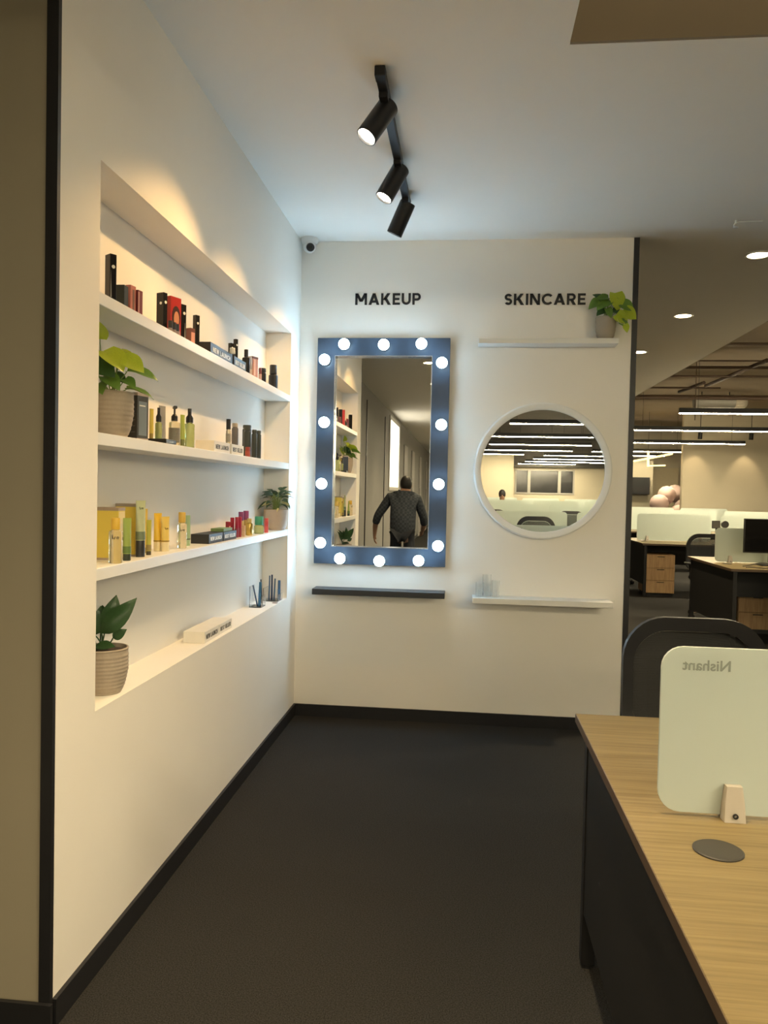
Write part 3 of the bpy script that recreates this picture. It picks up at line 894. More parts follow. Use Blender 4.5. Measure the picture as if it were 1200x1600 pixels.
c = carton('rose-gold cosmetic carton with dark foot on the top shelf', -.036, -.925, 1, .030, .045, .108, (.45, .22, .17), -20, top=(.12, .05, .04))
patch_x(c, -.012, .0, .015, .095, .015, (.70, .48, .40))
stick('tiny rose stick in front of the black jar', -.026, -.822, 1, .008, .070, (.20, .06, .06), (.62, .40, .34), .55)
bottle('short wide black jar with a flat lid on the top shelf', -.036, -.745, 1, .020, .080, BLK, (.02, .02, .022), .020, .0195, name='cosmetic_jar')
c = bottle('black bottle farthest along the top shelf with pale spots', -.045, -.480, 1, .026, .140, (.016, .018, .020), (.02, .022, .024), .052, .020)
disc_y(c, .004, .035, .004, -.0262, (.5, .5, .5))

# ---- middle shelf
c = carton('tall black and grey carton beside the lime pothos pot', -.050, -2.262, 2, .046, .058, .156, (.030, .032, .034), -14, .35, top=(.40, .33, .30))
patch_x(c, -.022, .020, .016, .128, .023, (.16, .20, .25)); patch_x(c, -.018, .012, .112, .116, .0232, (.7, .7, .68))
for k in range(5):
    patch_y(c, -.016, .014, .025 + k * .02, .028 + k * .02, -.029, (.10, .10, .10), 'printed_line')
tz = SZ[2]
o = thing('product_tray', 'thin black display tray under two small green products', 'tray', (-.046, -2.075, SZ[2]))
G().box(-.042, .042, -.048, .048, 0, .016, .0015, 1).done('tray_body', cm(BLK, .4), o)
G().box(-.037, .037, -.043, .043, .0155, .0165).done('tray_mat', cm((.03, .03, .03), .7), o)
tube_product('small yellow tube standing on the black tray', -.066, -2.105, 2, .018, .105, YEL, (.35, .25, .05), .018, z=SZ[2] + .0167)
bottle('small green spray bottle with black cap on the tray', -.052, -2.075, 2, .0125, .112, OLIVE, BLK, .050, .0085, kind='spray', mbody=CLR_G, z=SZ[2] + .0167)
tube_product('silver-grey tube tapering to a wide crimp behind the tray', -.080, -1.975, 2, .036, .146, SILV, (.42, .40, .38), .016, rz=-20)
bottle('clear pump bottle with black pump and patterned label', -.052, -1.925, 2, .0205, .150, (.6, .6, .55), BLK, .055, .012, kind='pump', mbody=CLR_Y, label_col=(.22, .21, .18))
tube_product('slim lime tube between the pump bottle and the green bottle', -.042, -1.868, 2, .022, .124, LIME, (.16, .18, .05), .030)
bottle('translucent green mist bottle with black spray cap', -.045, -1.785, 2, .020, .156, OLIVE, BLK, .055, .0125, kind='spray', mbody=CLR_G)
block('white display block reading NEW LAUNCH on the middle shelf', -.022, -1.55, -1.33, 2, .080, .048, (.74, .70, .62), (.05, .05, .05), 'NEW LAUNCH')
block('white display block reading BEST SELLER on the middle shelf', -.020, -1.31, -1.12, 2, .080, .048, (.74, .70, .62), (.05, .05, .05), 'BEST SELLER')
bottle('slim clear serum bottle with tall black cap on the white block', -.060, -1.235, 2, .0115, .118, (.6, .6, .55), BLK, .048, .0105, mbody=CLR_Y, z=SZ[2] + .0485, label_col=(.35, .33, .28))
bottle('smoky grey bottle with pale cap on the white block', -.050, -1.165, 2, .0155, .105, (.16, .15, .15), (.55, .46, .36), .018, .014, z=SZ[2] + .0485)
stick('small red pot in front of the dark tubes', -.030, -1.015, 2, .012, .050, (.30, .05, .04), (.38, .07, .05), .6, 'cosmetic_pot', 'cosmetic')
for lb, xx, yy, hh, rr in (('leftmost dark green rounded bottle in the cluster of four', -.050, -.955, .150, .019), ('second dark green rounded bottle in the cluster of four', -.045, -.845, .148, .014),
                           ('third dark green rounded bottle in the cluster of four', -.045, -.765, .150, .014), ('rear taller dark green bottle in the cluster of four', -.100, -.790, .176, .024)):
    bottle(lb, xx, yy, 2, rr, hh, (.035, .045, .042), (.05, .06, .055), .016, rr * .9, name='dark_bottle', group='dark bottles on the middle shelf')

# ---- lower shelf
c = carton('yellow carton with grey lid, nearest on the lower shelf', -.095, -2.352, 3, .075, .050, .168, YEL, 0, .5, top=(.36, .28, .22))
patch_x(c, -.022, .022, .012, .155, .0375, (.74, .60, .20)); squiggle(c, .038, .07, .035, (.12, .08, .03))
c = carton('taller yellow carton with grey lid behind the green tubes', -.100, -2.205, 3, .070, .055, .178, YEL, 0, .5, top=(.30, .26, .22))
patch_x(c, -.024, .024, .012, .165, .035, (.76, .64, .26)); squiggle(c, .0355, .13, .035)
bottle('clear toner bottle with yellow cap, nearest on the lower shelf', -.026, -2.462, 3, .0205, .140, (.7, .6, .4), (.75, .48, .06), .036, .0140, mbody=CLR_Y, mark=.78)
tube_product('green squeeze tube with dark green cap beside the clear bottle', -.030, -2.372, 3, .032, .136, (.32, .42, .10), (.035, .045, .03), .022, band=(.024, .046, (.12, .20, .05)))
tube_product('tall pale green tube with black foot and leafy print', -.045, -2.235, 3, .040, .190, PGRN, (.028, .034, .032), .056, band=(.058, .086, (.16, .21, .13)), mark=(.165, (.12, .14, .10)))
tube_product('yellow tube hidden behind the slim yellow-green tube', -.095, -2.085, 3, .026, .158, (.78, .55, .10), (.30, .24, .08), .020)
tube_product('slim yellow-green tube with dark cap right of the tall tube', -.048, -2.158, 3, .022, .122, (.50, .48, .08), (.06, .05, .03), .014, band=(.016, .036, (.30, .24, .10)))
tube_product('amber-yellow tube on a clear cap, rear of a pair', -.085, -1.990, 3, .036, .140, (.78, .52, .05), (.8, .68, .40), .034, band=(.036, .040, (.25, .15, .03)))
tube_product('golden yellow tube on a clear cap, front of a pair', -.056, -1.990, 3, .038, .128, (.78, .58, .14), (.8, .70, .45), .034, band=(.036, .040, (.25, .15, .03)), mark=(.085, (.2, .12, .03)))
bottle('clear toner bottle with yellow cap near the black blocks', -.052, -1.832, 3, .0185, .140, (.7, .6, .4), (.75, .50, .10), .040, .0138, mbody=CLR_Y, mark=.72)
tube_product('mint green tube with a thin black ring beside the clear bottle', -.075, -1.705, 3, .026, .124, (.34, .50, .32), (.36, .52, .33), .026, band=(.026, .029, BLK))
block('black display block reading NEW LAUNCH on the lower shelf', -.028, -1.580, -1.395, 3, .080, .040, (.024, .025, .028), (.85, .85, .82), 'NEW LAUNCH')
block('black display block reading BEST SELLER on the lower shelf', -.026, -1.390, -1.195, 3, .080, .040, (.024, .025, .028), (.85, .85, .82), 'BEST SELLER')
carton('flat green box lying on the black display block', -.064, -1.300, 3, .060, .130, .014, (.20, .30, .12), 0, .5, z=SZ[3] + .0405)
c = carton('tiny red carton with a pale window behind the blocks', -.085, -1.135, 3, .018, .020, .076, (.32, .02, .04), -20); patch_x(c, -.005, .005, .03, .055, .009, (.8, .6, .55))
stick('crimson lipstick tube behind the tiny red carton', -.082, -1.080, 3, .0105, .094, (.42, .02, .05), (.36, .02, .04), .4)
stick('left one of the two crimson lipsticks standing in front', -.050, -1.112, 3, .0095, .098, (.40, .02, .06), (.30, .04, .06), .45, group='crimson lipsticks')
stick('right one of the two crimson lipsticks standing in front', -.046, -1.075, 3, .0095, .098, (.42, .02, .06), (.32, .04, .06), .45, group='crimson lipsticks')
stick('pale gold mini stick right of the crimson lipsticks', -.034, -1.045, 3, .008, .055, (.70, .52, .32), (.75, .58, .38), .5)
stick('tall purple-capped stick, left of two at the back', -.085, -.925, 3, .014, .118, (.24, .05, .16), (.60, .45, .18), .62, name='perfume_stick', cat='cosmetic', group='purple-capped sticks')
stick('tall purple-capped stick, right of two at the back', -.072, -.880, 3, .015, .122, (.26, .06, .18), (.60, .45, .18), .62, name='perfume_stick', cat='cosmetic', group='purple-capped sticks')
bottle('small gold bottle in front of the purple caps', -.040, -.930, 3, .017, .085, (.58, .44, .12), (.62, .50, .20), .020, .012, mbody=cm((.58, .44, .12), .2, metal=.7))
t = bottle('round jar with green contents and teal lid', -.038, -.755, 3, .026, .090, (.5, .6, .4), (.06, .34, .22), .044, .0225, mbody=CLR_G, name='cosmetic_jar')
stick('coral red lipstick beside the beige plant pot', -.024, -.655, 3, .0115, .078, (.72, .10, .10), (.70, .12, .12), .45)

# ---- niche floor
block('white display block reading NEW LAUNCH on the niche floor', -.020, -1.640, -1.455, 4, .092, .048, (.78, .75, .68), (.06, .06, .06), 'NEW LAUNCH')
block('white display block reading BEST SELLER on the niche floor', -.022, -1.445, -1.260, 4, .092, .046, (.78, .75, .68), (.06, .06, .06), 'BEST SELLER')
def acrylic_stand(label, x, y, dx, dy, h):
    t = thing('acrylic_holder', label, 'holder', (x, y, SZ[4]), 0, 'clear acrylic holders')
    G().box(-dx / 2, dx / 2, -dy / 2, dy / 2, 0, .004).done('base', M_acr, t)
    G().box(-dx / 2, -dx / 2 + .0025, -dy / 2, dy / 2, .0041, h).done('back_panel', M_acr, t)
    G().box(dx / 2 - .0025, dx / 2, -dy / 2, dy / 2, .0041, h * .55).done('front_panel', M_acr, t)
    G().box(-dx / 2 + .0026, dx / 2 - .0026, dy / 2 - .0025, dy / 2, .0041, h * .75).done('side_panel', M_acr, t)
    return t
acrylic_stand('clear acrylic holder with slanting blue pencils, left one', -.080, -.600, .066, .10, .115)
acrylic_stand('clear acrylic holder with upright blue pencils, by the niche end', -.058, -.345, .088, .12, .075)
BLU = (.03, .10, .24)
pz = SZ[4] + .0042
for lb, xx, yy, tip, r_, h_, cc in (('thin dark blue pencil slanting left in the acrylic holder', -.075, -.62, (.0, R(-13), 0), .004, .118, (.02, .05, .11)),
                                    ('thick blue crayon slanting in the left acrylic holder', -.068, -.61, (0, R(2), 0), .0075, .132, (.04, .14, .28)),
                                    ('thin navy pencil upright in the left acrylic holder', -.056, -.60, (0, R(-3), 0), .0035, .146, (.01, .02, .05)),
                                    ('slim steel-blue pencil, first in the right acrylic holder', -.078, -.36, (0, R(1), 0), .0045, .140, (.06, .12, .22)),
                                    ('navy pencil standing tallest in the right acrylic holder', -.062, -.36, (0, 0, 0), .0050, .146, (.01, .03, .09)),
                                    ('slim slate pencil, third in the right acrylic holder', -.048, -.36, (0, R(2), 0), .0045, .124, (.06, .12, .20)),
                                    ('short thick blue crayon at the niche end', -.024, -.34, (0, 0, 0), .0085, .112, (.05, .13, .27))):
    stick(lb, xx, yy, 4, r_, h_, cc, tuple(min(1, q * 1.4) for q in cc), .55, 'cosmetic_pencil', 'pencil', 'blue pencils on the niche floor', z=pz, tilt=tip)
o = thing('price_tag', 'small grey tag lying before the right acrylic holder', 'tag', (-.018, -.455, SZ[4]))
G().box(-.014, .014, -.010, .010, 0, .004, .0006, 1).done('tag_body', cm((.32, .24, .22)), o)

# clear holders on the white shelf under the round mirror
for lb, xx, yy, w_, h_ in (('small clear glass tumbler at the left end of the white shelf', 1.138, -.065, .026, .085), ('tall clear glass jar in the middle of three on the white shelf', 1.180, -.060, .028, .132), ('clear glass jar right of three on the white shelf', 1.232, -.065, .026, .098)):
    t = thing('glass_holder', lb, 'glass holder', (xx, yy, .796), 0, 'clear holders on the white shelf')
    G().lathe([(w_ * .85, 0), (w_ * .9, .002), (w_ * .9, h_ * .8), (w_ * .9, h_), (w_ * .84, h_), (w_ * .84, .008), (.001, .007)], 20).done('glass_wall', M_glassclr, t)
    G().cyl((0, 0, .0072), (0, 0, h_ * .45), w_ * .35, w_ * .3, 12).done('glass_insert', M_glassclr, t)

# ================================================================== OFFICE FURNITURE
def make_desk(L, name_text=False):
    t = thing('bench_desk', '', 'desk')
    top = G().box(0, L, -.728, .728, .7255, .75, .001, 1).done('desk_top', M_wood, t)
    g = G()
    g.box(-.0012, 0, -.728, .728, .7255, .7488)
    g.box(0, L, -.7292, -.728, .7255, .7488)
    g.box(0, L, .728, .7292, .7255, .7488)
    g.done('edge_band', M_edge, top, smooth=False)
    G().box(.030, .048, -.66, .66, .165, .7254, .001, 1).done('side_panel', M_blackmetal, t)
    for yy in (-.70, .66):
        for xx in (.026, L - .066):
            lg = G().box(xx, xx + .04, yy, yy + .04, .012, .7254, .002, 1).done('leg', M_blackmetal, t)
            G().cyl((xx + .02, yy + .02, 0), (xx + .02, yy + .02, .0125), .018, None, 12).done('foot', M_plastic, lg)
    G().box(.07, L - .07, -.012, .012, .40, .7254).done('modesty_panel', M_blackmetal, t)
    x0, x1 = .068, L - .068
    sc = G().prism(rrect(x0, x1, .757, 1.106, .045, 6), lambda a, b: (a, -.004, b), lambda a, b: (a, .004, b)).done('screen', M_glass_scr, t, smooth=False)
    for xc in (.218, L - .218):
        poly = [(-.023, .7503), (.023, .7503), (.021, .785), (.0165, .822), (-.0165, .822), (-.021, .785)]
        cl = G()
        cl.prism(poly, lambda a, b: (xc + a, -.0045, b), lambda a, b: (xc + a * .93, -.030 + max(0, (b - .75)) * .12, b))
        cl.prism(poly, lambda a, b: (xc + a, .0045, b), lambda a, b: (xc + a * .93, .030 - max(0, (b - .75)) * .12, b))
        cl = cl.done('screen_clamp', M_clamp, t, smooth=False)
        s = G().ring([(.0055 * math.cos(k * PI / 8), .0055 * math.sin(k * PI / 8)) for k in range(16)], [(.003 * math.cos(k * PI / 8), .003 * math.sin(k * PI / 8)) for k in range(16)],
                     lambda a, b: (xc + a, -.029, .764 + b), lambda a, b: (xc + a, -.032, .764 + b)).done('screw', M_plastic, cl)
    for (xc, yc) in ((.142, -.165), (L - .142, .165)):
        G().lathe([(.036, 0), (.046, 0), (.046, .0022), (.043, .0036), (.040, .0030), (.001, .0030)], 32, c=(xc, yc, .7502)).done('grommet', mat('grommet_grey', (.045, .042, .038), .5), t)
    return t
DESK_A = make_desk(1.2)
DESK_A.location = (1.393, -3.071, 0)
tag(DESK_A, 'oak-topped bench desk with frosted screen in the right foreground', 'desk', 'bench desks')
# the name etched on the screen, read from the far side
fc = bpy.data.curves.new('name_text', 'FONT')
fc.body = 'Nishant'
fc.size = .040
fc.extrude = .0046
fc.offset = .0006
fo = bpy.data.objects.new('name_text_src', fc)  # turned into a mesh below
COL.objects.link(fo)
bpy.context.view_layer.update()
dg = bpy.context.evaluated_depsgraph_get()
me = bpy.data.meshes.new_from_object(fo.evaluated_get(dg))
bpy.data.objects.remove(fo, do_unlink=True)
xs = [v.co.x for v in me.vertices]; wspan = max(xs) - min(xs)
for v in me.vertices:
    v.co = Vector((-(v.co.x - min(xs)) * .097 / wspan, -v.co.z, v.co.y * .78))
me.flip_normals()
me.materials.clear(); me.materials.append(mat('etched_grey', (.26, .30, .27), .6))
nt_ = link('name_lettering', me, [c for c in DESK_A.children if c.name.startswith('screen') and 'clamp' not in c.name][0])
nt_.location = (.207, 0, 1.058)
G().cyl((.0295, .42, .38), (.0302, .42, .38), .004, None, 10).done('panel_screw', M_chrome, DESK_A)

def put_desk(x, y, label, grp, top=1.155):
    c = copy_tree(DESK_A)
    for ch in c.children:
        if ch.name.startswith('screen') and 'clamp' not in ch.name:
            k_ = (top - .757) / .349
            ch.scale = (1, 1, k_); ch.location = (0, 0, .757 * (1 - k_))
    for ch in c.children:
        for s in ch.children:
            if s.name.startswith('name_lettering'):
                bpy.data.objects.remove(s, do_unlink=True)
    for ch in [q for q in c.children if q.name.startswith('panel_screw')]:
        bpy.data.objects.remove(ch, do_unlink=True)
    c.location = (x, y, 0)
    tag(c, label, 'desk', grp)
    return c
put_desk(2.597, -3.071, 'bench desk adjoining the foreground desk on its right', 'bench desks')
put_desk(3.544, 3.575, 'bench desk with black side panel carrying the black monitor', 'bench desks', 1.106)
put_desk(4.748, 3.575, 'bench desk adjoining the monitor desk at the picture edge', 'bench desks')
put_desk(3.535, 7.22, 'bench desk beside the wall end with the oak pedestal under it', 'bench desks')
put_desk(4.739, 7.22, 'second bench desk in the row with the oak pedestal', 'bench desks')
ORD = ('left', 'middle', 'right')
for yy, rw in ((10.87, 'third'), (14.0, 'fourth')):
    for k in range(3):
        put_desk(3.54 + 1.204 * k, yy, '%s bench desk in the %s row of screens right of the wall end' % (ORD[k], rw), 'far bench desks')
for yy, rw, nn, tp_ in ((-6.9, 'lowest', 2, 1.155), (-10.7, 'second lowest', 3, 1.20), (-14.3, 'third lowest', 3, 1.25), (-18.2, 'farthest', 3, 1.28)):
    for k in range(nn):
        put_desk(1.393 + 1.204 * k, yy, '%s bench desk in the %s row of pale screens in the round mirror' % (ORD[k] if nn == 3 else ('left', 'right')[k], rw), 'mirrored bench desks', tp_)

def make_chair():
    t = thing('task_chair', '', 'chair')
    # faces +Y, backrest at -Y
    b = G()
    for k in range(5):
        a = 2 * PI * k / 5 + .3
        b.tube([(0, 0, .10), (.16 * math.cos(a), .16 * math.sin(a), .085), (.31 * math.cos(a), .31 * math.sin(a), .062)], .020, 8, .014)
    b.cyl((0, 0, .06), (0, 0, .13), .035, .03, 14)
    b.done('star_base', M_chrome, t)
    for k in range(5):
        a = 2 * PI * k / 5 + .3
        cx, cy = .31 * math.cos(a), .31 * math.sin(a)
        px, py = -math.sin(a), math.cos(a)
        g = G()
        for s in (-1, 1):
            g.cyl((cx + px * s * .006, cy + py * s * .006, .027), (cx + px * s * .024, cy + py * s * .024, .027), .027, None, 14)
        g.cyl((cx, cy, .03), (cx, cy, .062), .009, None, 8)
        g.done('caster', M_plastic, t)
    G().cyl((0, 0, .13), (0, 0, .40), .024, .02, 14).done('gas_column', M_plastic, t)
    G().box(-.10, .10, -.12, .12, .39, .425, .01, 2).done('tilt_mechanism', M_plastic, t)
    G().box(-.245, .245, -.22, .25, .425, .49, .03, 3).done('seat', M_fabric, t)
    def bk(a, b_, off):
        cv = .05 * (1 - (a / .26) ** 2) + .03 * math.sin((b_ - .52) / .46 * PI)
        return (a, -.235 - cv + off, b_)
    outer = rrect(-.255, .255, .52, .975, (.10, .10, .15, .15), 8)
    inner = rrect(-.215, .215, .555, .925, (.08, .08, .12, .12), 8)
    G().ring(outer, inner, lambda a, b_: bk(a, b_, .014), lambda a, b_: bk(a, b_, -.014)).done('back_frame', M_plastic, t)
    # woven mesh panel: gently curved grid strips
    g = G()
    N = 90
    for i in range(N):
        z0 = .56 + .36 * i / N
        zc = z0 + .0017
        half = .213
        if zc < .64:
            half = .213 - .08 + math.sqrt(max(0, .08 ** 2 - (.64 - zc) ** 2)) if zc > .56 else .13
        if zc > .80:
            half = .213 - .12 + math.sqrt(max(0, .12 ** 2 - (zc - .80) ** 2))
        M_ = 8
        prev = None
        for j in range(M_):
            a0, a1 = -half + 2 * half * j / M_, -half + 2 * half * (j + 1) / M_
            g._faces([bk(a0, z0, .002), bk(a1, z0, .002), bk(a1, z0 + .0034, .002), bk(a0, z0 + .0034, .002)], [(0, 1, 2, 3)])
    g.done('back_mesh', mat('mesh_fabric', (.020, .021, .023), .85, var=.3, scale=400), t, smooth=False)
    G().tube([(0, -.10, .41), (0, -.26, .43), (0, -.325, .52), (0, -.315, .68)], .022, 8).done('back_support', M_plastic, t)
    for s in (-1, 1):
        g = G()
        g.tube([(s * .20, .0, .44), (s * .285, .0, .45), (s * .295, .0, .62)], .014, 8)
        g.box(s * .295 - .035, s * .295 + .035, -.12, .12, .62, .645, .010, 2)
        g.done('armrest', M_plastic, t)
    return t
CH = make_chair()
def put_chair(x, y, rz, label, grp='task chairs', first=False, dz=0):
    c = CH if first else copy_tree(CH)
    c.location = (x, y, dz)
    c.rotation_euler = (0, 0, R(rz))
    return tag(c, label, 'chair', grp)
put_chair(1.888, -2.08, 180, 'black mesh task chair behind the foreground frosted screen', first=True)
put_chair(3.98, 4.72, 184, 'black mesh task chair between the oak pedestal desk and the monitor desk')
put_chair(3.62, 8.32, 200, 'black task chair half hidden behind the wall end')
put_chair(4.42, 2.62, 12, 'black task chair at the right picture edge before the monitor desk')
for x, y, rz, lb in ((1.95, -5.85, 178, 'rounded dark chair back at the lower edge of the round mirror'), (2.75, -5.80, 172, 'dark chair back cut by the lower right rim of the round mirror'), (1.55, -9.55, 185, 'dark chair at the lower left rim of the round mirror'), (2.9, -9.60, 180, 'dark chair on the right among the screens in the round mirror')):
    c = put_chair(x, y, rz, lb, 'mirrored chairs'); c.scale = (1, 1, 1.15)

def pedestal(x, y, label, rz=0):
    t = thing('drawer_pedestal', label, 'pedestal', (x, y, 0), R(rz), 'oak pedestals')
    G().box(-.195, .195, -.24, .24, .045, .59, .001, 1).done('body', M_woodp, t)
    G().box(-.18, .18, -.225, .225, .0, .046).done('plinth', M_blackmetal, t)
    for k, (z0, z1) in enumerate(((.05, .225), (.229, .404), (.408, .586))):
        d = G().box(-.192, .192, -.256, -.2405, z0, z1, .0015, 1).done('drawer', M_woodp, t)
        G().box(-.05, .05, -.262, -.2562, z1 - .028, z1 - .018, .001, 1).done('handle', M_plastic, d)
pedestal(3.80, 6.80, 'oak drawer pedestal under the bench desk beside the wall end')
pedestal(4.10, 3.95, 'oak pedestal in shadow under the monitor desk')
pedestal(4.62, 5.6, 'oak pedestal standing farther right behind the task chair', 20)

# monitor and cable
t = thing('monitor', 'black computer monitor on the bench desk at the picture edge', 'monitor', (4.09, 3.33, .75), R(3))
G().box(-.285, .285, -.012, .018, .125, .465, .004, 2).done('housing', M_plastic, t)
G().box(-.277, .277, -.0135, -.0118, .137, .457).done('display', mat('screen_off', (.008, .008, .009), .12), t)
G().box(-.03, .03, .0185, .040, .03, .28, .003, 1).done('neck', M_plastic, t)
G().box(-.12, .12, -.06, .12, 0, .012, .004, 2).done('stand_foot', M_plastic, t)
o = G()
pts = []
for k in range(40):
    u = k / 39
    pts.append((3.74 + .40 * u + .03 * math.sin(u * 9), 3.08 + .10 * math.sin(u * 7 + .4), .7545 + .045 * math.sin(u * PI) ** 2 * (1 if u < .6 else .5)))
o.tube(pts, .0042, 6)
pts = [(3.73 + .30 * k / 19, 3.00 + .05 * math.sin(k * .5), .7545) for k in range(20)]
o.tube(pts, .0040, 6)
o = o.done('power_cable', mat('cable_grey', (.05, .045, .04), .5)); tag(o, 'dark looping cable lying on the monitor desk', 'cable')

# clutter standing behind the task chair on the far desk
t = thing('picture_stand', 'small dark picture stand above the task chair on the far desk', 'ornament', (4.555, 6.62, .75))
G().cyl((0, 0, 0), (0, 0, .23), .008, None, 8).done('stand', M_plastic, t)
G().cyl((0, 0, 0), (0, 0, .008), .05, None, 16).done('foot', M_plastic, t)
G().box(-.055, .055, -.012, .012, .23, .34, .003, 1).done('frame', cm((.05, .05, .045)), t)
G().box(-.045, .045, -.0135, -.0115, .24, .33).done('picture', cm((.14, .13, .11)), t)
t = thing('desk_fan', 'small round dark desk fan beside the picture stand', 'fan', (4.675, 6.62, .75))
G().cyl((0, 0, 0), (0, 0, .008), .045, None, 16).done('foot', M_plastic, t)
G().cyl((0, 0, 0), (0, 0, .24), .008, None, 8).done('stand', M_plastic, t)
G().cyl((0, -.02, .29), (0, .02, .29), .050, None, 20).done('fan_guard', cm((.06, .055, .05)), t)

# ================================================================== LINEAR PENDANTS
M_bar = mat('bar_glow', (1, 1, 1), .4, var=0, emit=BAR_S, ecol=BARC)
def bar(x0, x1, y, z, label, grp):
    t = thing('linear_pendant', label, 'pendant light', ((x0 + x1) / 2, y, z), 0, grp)
    L = x1 - x0
    G().box(-L / 2, L / 2, -.030, .030, .004, .075, .002, 1).done('housing', M_plastic, t)
    G().box(-L / 2 + .004, L / 2 - .004, -.026, .026, -.004, .0039, .001, 1).done('diffuser', M_bar, t)
    for s in (-.4, .4):
        G().cyl((s * L, 0, .075), (s * L, 0, ZX - z), .0025, None, 5).done('cable', M_plastic, t)
for k, (x0, x1, y, lb) in enumerate(((4.02, 6.6, 6.68, 'first linear pendant light right of the wall end, cut by the picture edge'), (3.75, 8.0, 9.69, 'second linear pendant light right of the wall end'),
                                     (4.3, 7.13, 13.15, 'third linear pendant light, before the cream wall'), (5.2, 6.76, 16.7, 'fourth linear pendant light, left of the cream wall'), (5.7, 6.85, 19.0, 'farthest linear pendant light above the ring lamp'))):
    bar(x0, x1, y, 2.6, lb, 'linear pendants in the office')
for (x0, x1, y, lb) in ((1.75, 2.98, -8.7, 'topmost short linear light in the round mirror'), (1.51, 3.64, -11.8, 'second linear light from the top in the round mirror'), (1.57, 4.02, -14.5, 'third linear light from the top in the round mirror'),
                        (1.53, 3.91, -17.05, 'fourth linear light from the top in the round mirror'), (4.45, 6.6, -17.15, 'short piece of linear light at the right rim of the round mirror, upper'), (1.53, 2.77, -19.4, 'linear light just above the cream pillar in the round mirror'),
                        (3.41, 5.6, -19.75, 'right-hand linear light in the fifth row of the round mirror'), (3.3, 6.0, -22.3, 'linear light in the sixth row of the round mirror'), (3.2, 5.5, -24.6, 'linear light in the seventh row of the round mirror'), (5.6, 7.2, -24.9, 'farthest linear light at the right rim of the round mirror'),
                        (3.1, 5.35, -27.0, 'lowest linear light, just above the dark windows in the round mirror')):
    bar(x0, x1, y, 2.6, lb, 'mirrored linear pendants')
for (x0, x1, y) in ((4.4, 7.0, -8.7), (4.4, 7.0, -5.2), (2.6, 5.2, -4.6), (4.6, 7.0, -12.0), (4.4, 7.0, 3.5), (7.0, 9.6, -8.7), (7.6, 10.2, 6.7)):
    bar(x0, x1, y, 2.6, 'linear pendant light over desks outside the picture', 'linear pendants out of view')

# ================================================================== EXPOSED SERVICES
M_pipe = mat('pipe_brown', (.075, .045, .028), .6)
def pipe(pts, r, label):
    o = G().tube(pts, r, 8).done('ceiling_pipe', M_pipe)
    tag(o, label, 'pipe', 'ceiling pipes')
pipe([(3.6, 5.2, 3.3), (9, 5.2, 3.3)], .018, 'highest short brown ceiling pipe at the picture edge')
pipe([(3.6, 6.42, 3.3), (9, 6.42, 3.3)], .010, 'thin brown ceiling pipe, second from the top')
pipe([(3.6, 7.0, 3.3), (9, 7.0, 3.3)], .022, 'brown ceiling pipe above the diagonal one')
pipe([(3.6, 7.85, 3.3), (9, 7.85, 3.3)], .018, 'brown ceiling pipe crossing below the diagonal one')
pipe([(3.7, 9.2, 3.3), (5.35, 9.2, 3.3)], .016, 'short brown ceiling pipe near the duct')
pipe([(3.2, 10.55, 3.3), (12, 10.45, 3.3)], .045, 'thick dark ceiling pipe in front of the silver duct')
pipe([(5.08, 9.1, 3.32), (5.12, 6.5, 3.32)], .032, 'diagonal brown pipe running towards the camera')
pipe([(4.85, 9.9, 3.32), (4.93, 8.7, 3.32)], .030, 'lower diagonal brown pipe behind the first')
for (x, y, lb) in ((4.58, 7.9, 'thin hanging rod in the middle below the exposed ceiling'), (3.98, 9.6, 'thin hanging rod nearest the wall end'), (5.9, 7.4, 'thin hanging rod at the picture edge')):
    o = G().cyl((x, y, 2.62), (x, y, ZX), .006, None, 6).done('hanger_rod', M_pipe); tag(o, lb, 'rod', 'hanger rods')
t = thing('air_duct', 'round silver air duct under the exposed ceiling', 'duct', (6.3, 12.0, 3.40))
G().cyl((-.6, 0, 0), (.2, 0, 0), .135, None, 24).done('duct_body', mat('duct_grey', (.40, .39, .36), .5, metal=.4), t)
rg = []
for k in range(7):
    a = R(90 * k / 6)
    c0 = Vector((.2 + .18 * math.sin(a), .18 * (1 - math.cos(a)), 0))
    nrm = Vector((math.cos(a), math.sin(a), 0)); sd = Vector((-math.sin(a), math.cos(a), 0))
    rg.append([c0 + sd * (.14 * math.cos(2 * PI * j / 20)) + Vector((0, 0, .14 * math.sin(2 * PI * j / 20))) for j in range(20)])
for hx in (-.45, .1):
    G().cyl((hx, 0, .13), (hx, 0, ZX - 3.40), .01, None, 6).done('hanger', M_plastic, t)
G().loft(rg).done('elbow', mat('duct_white', (.72, .66, .55), .5), t)
t = thing('ring_pendant', 'glowing golden ring pendant lamp at the far end', 'pendant light', (5.85, 16.1, 2.36))
M_ring = mat('ring_glow', (1, .8, .3), .4, var=0, emit=.75, ecol=(1, .70, .20))
n = 40; rg = []
g = G()
for k in range(n):
    a = 2 * PI * k / n
    rg.append([Vector(((.46 + .025 * math.cos(b_)) * math.cos(a), (.46 + .025 * math.cos(b_)) * math.sin(a), .06 + .025 * math.sin(b_) + .10 * math.cos(a))) for b_ in [2 * PI * j / 8 for j in range(8)]])
rg.append(rg[0]); g.loft(rg); g.done('ring', M_ring, t)
G().cyl((-.1, 0, -.16), (.32, 0, -.14), .018, None, 8).done('lower_arm', M_ring, t)
G().cyl((-.12, 0, -.18), (-.12, 0, .2), .03, None, 10).done('hub', M_ring, t)
G().cyl((-.12, 0, .2), (-.12, 0, ZX - 2.36), .004, None, 6).done('cable', M_plastic, t)

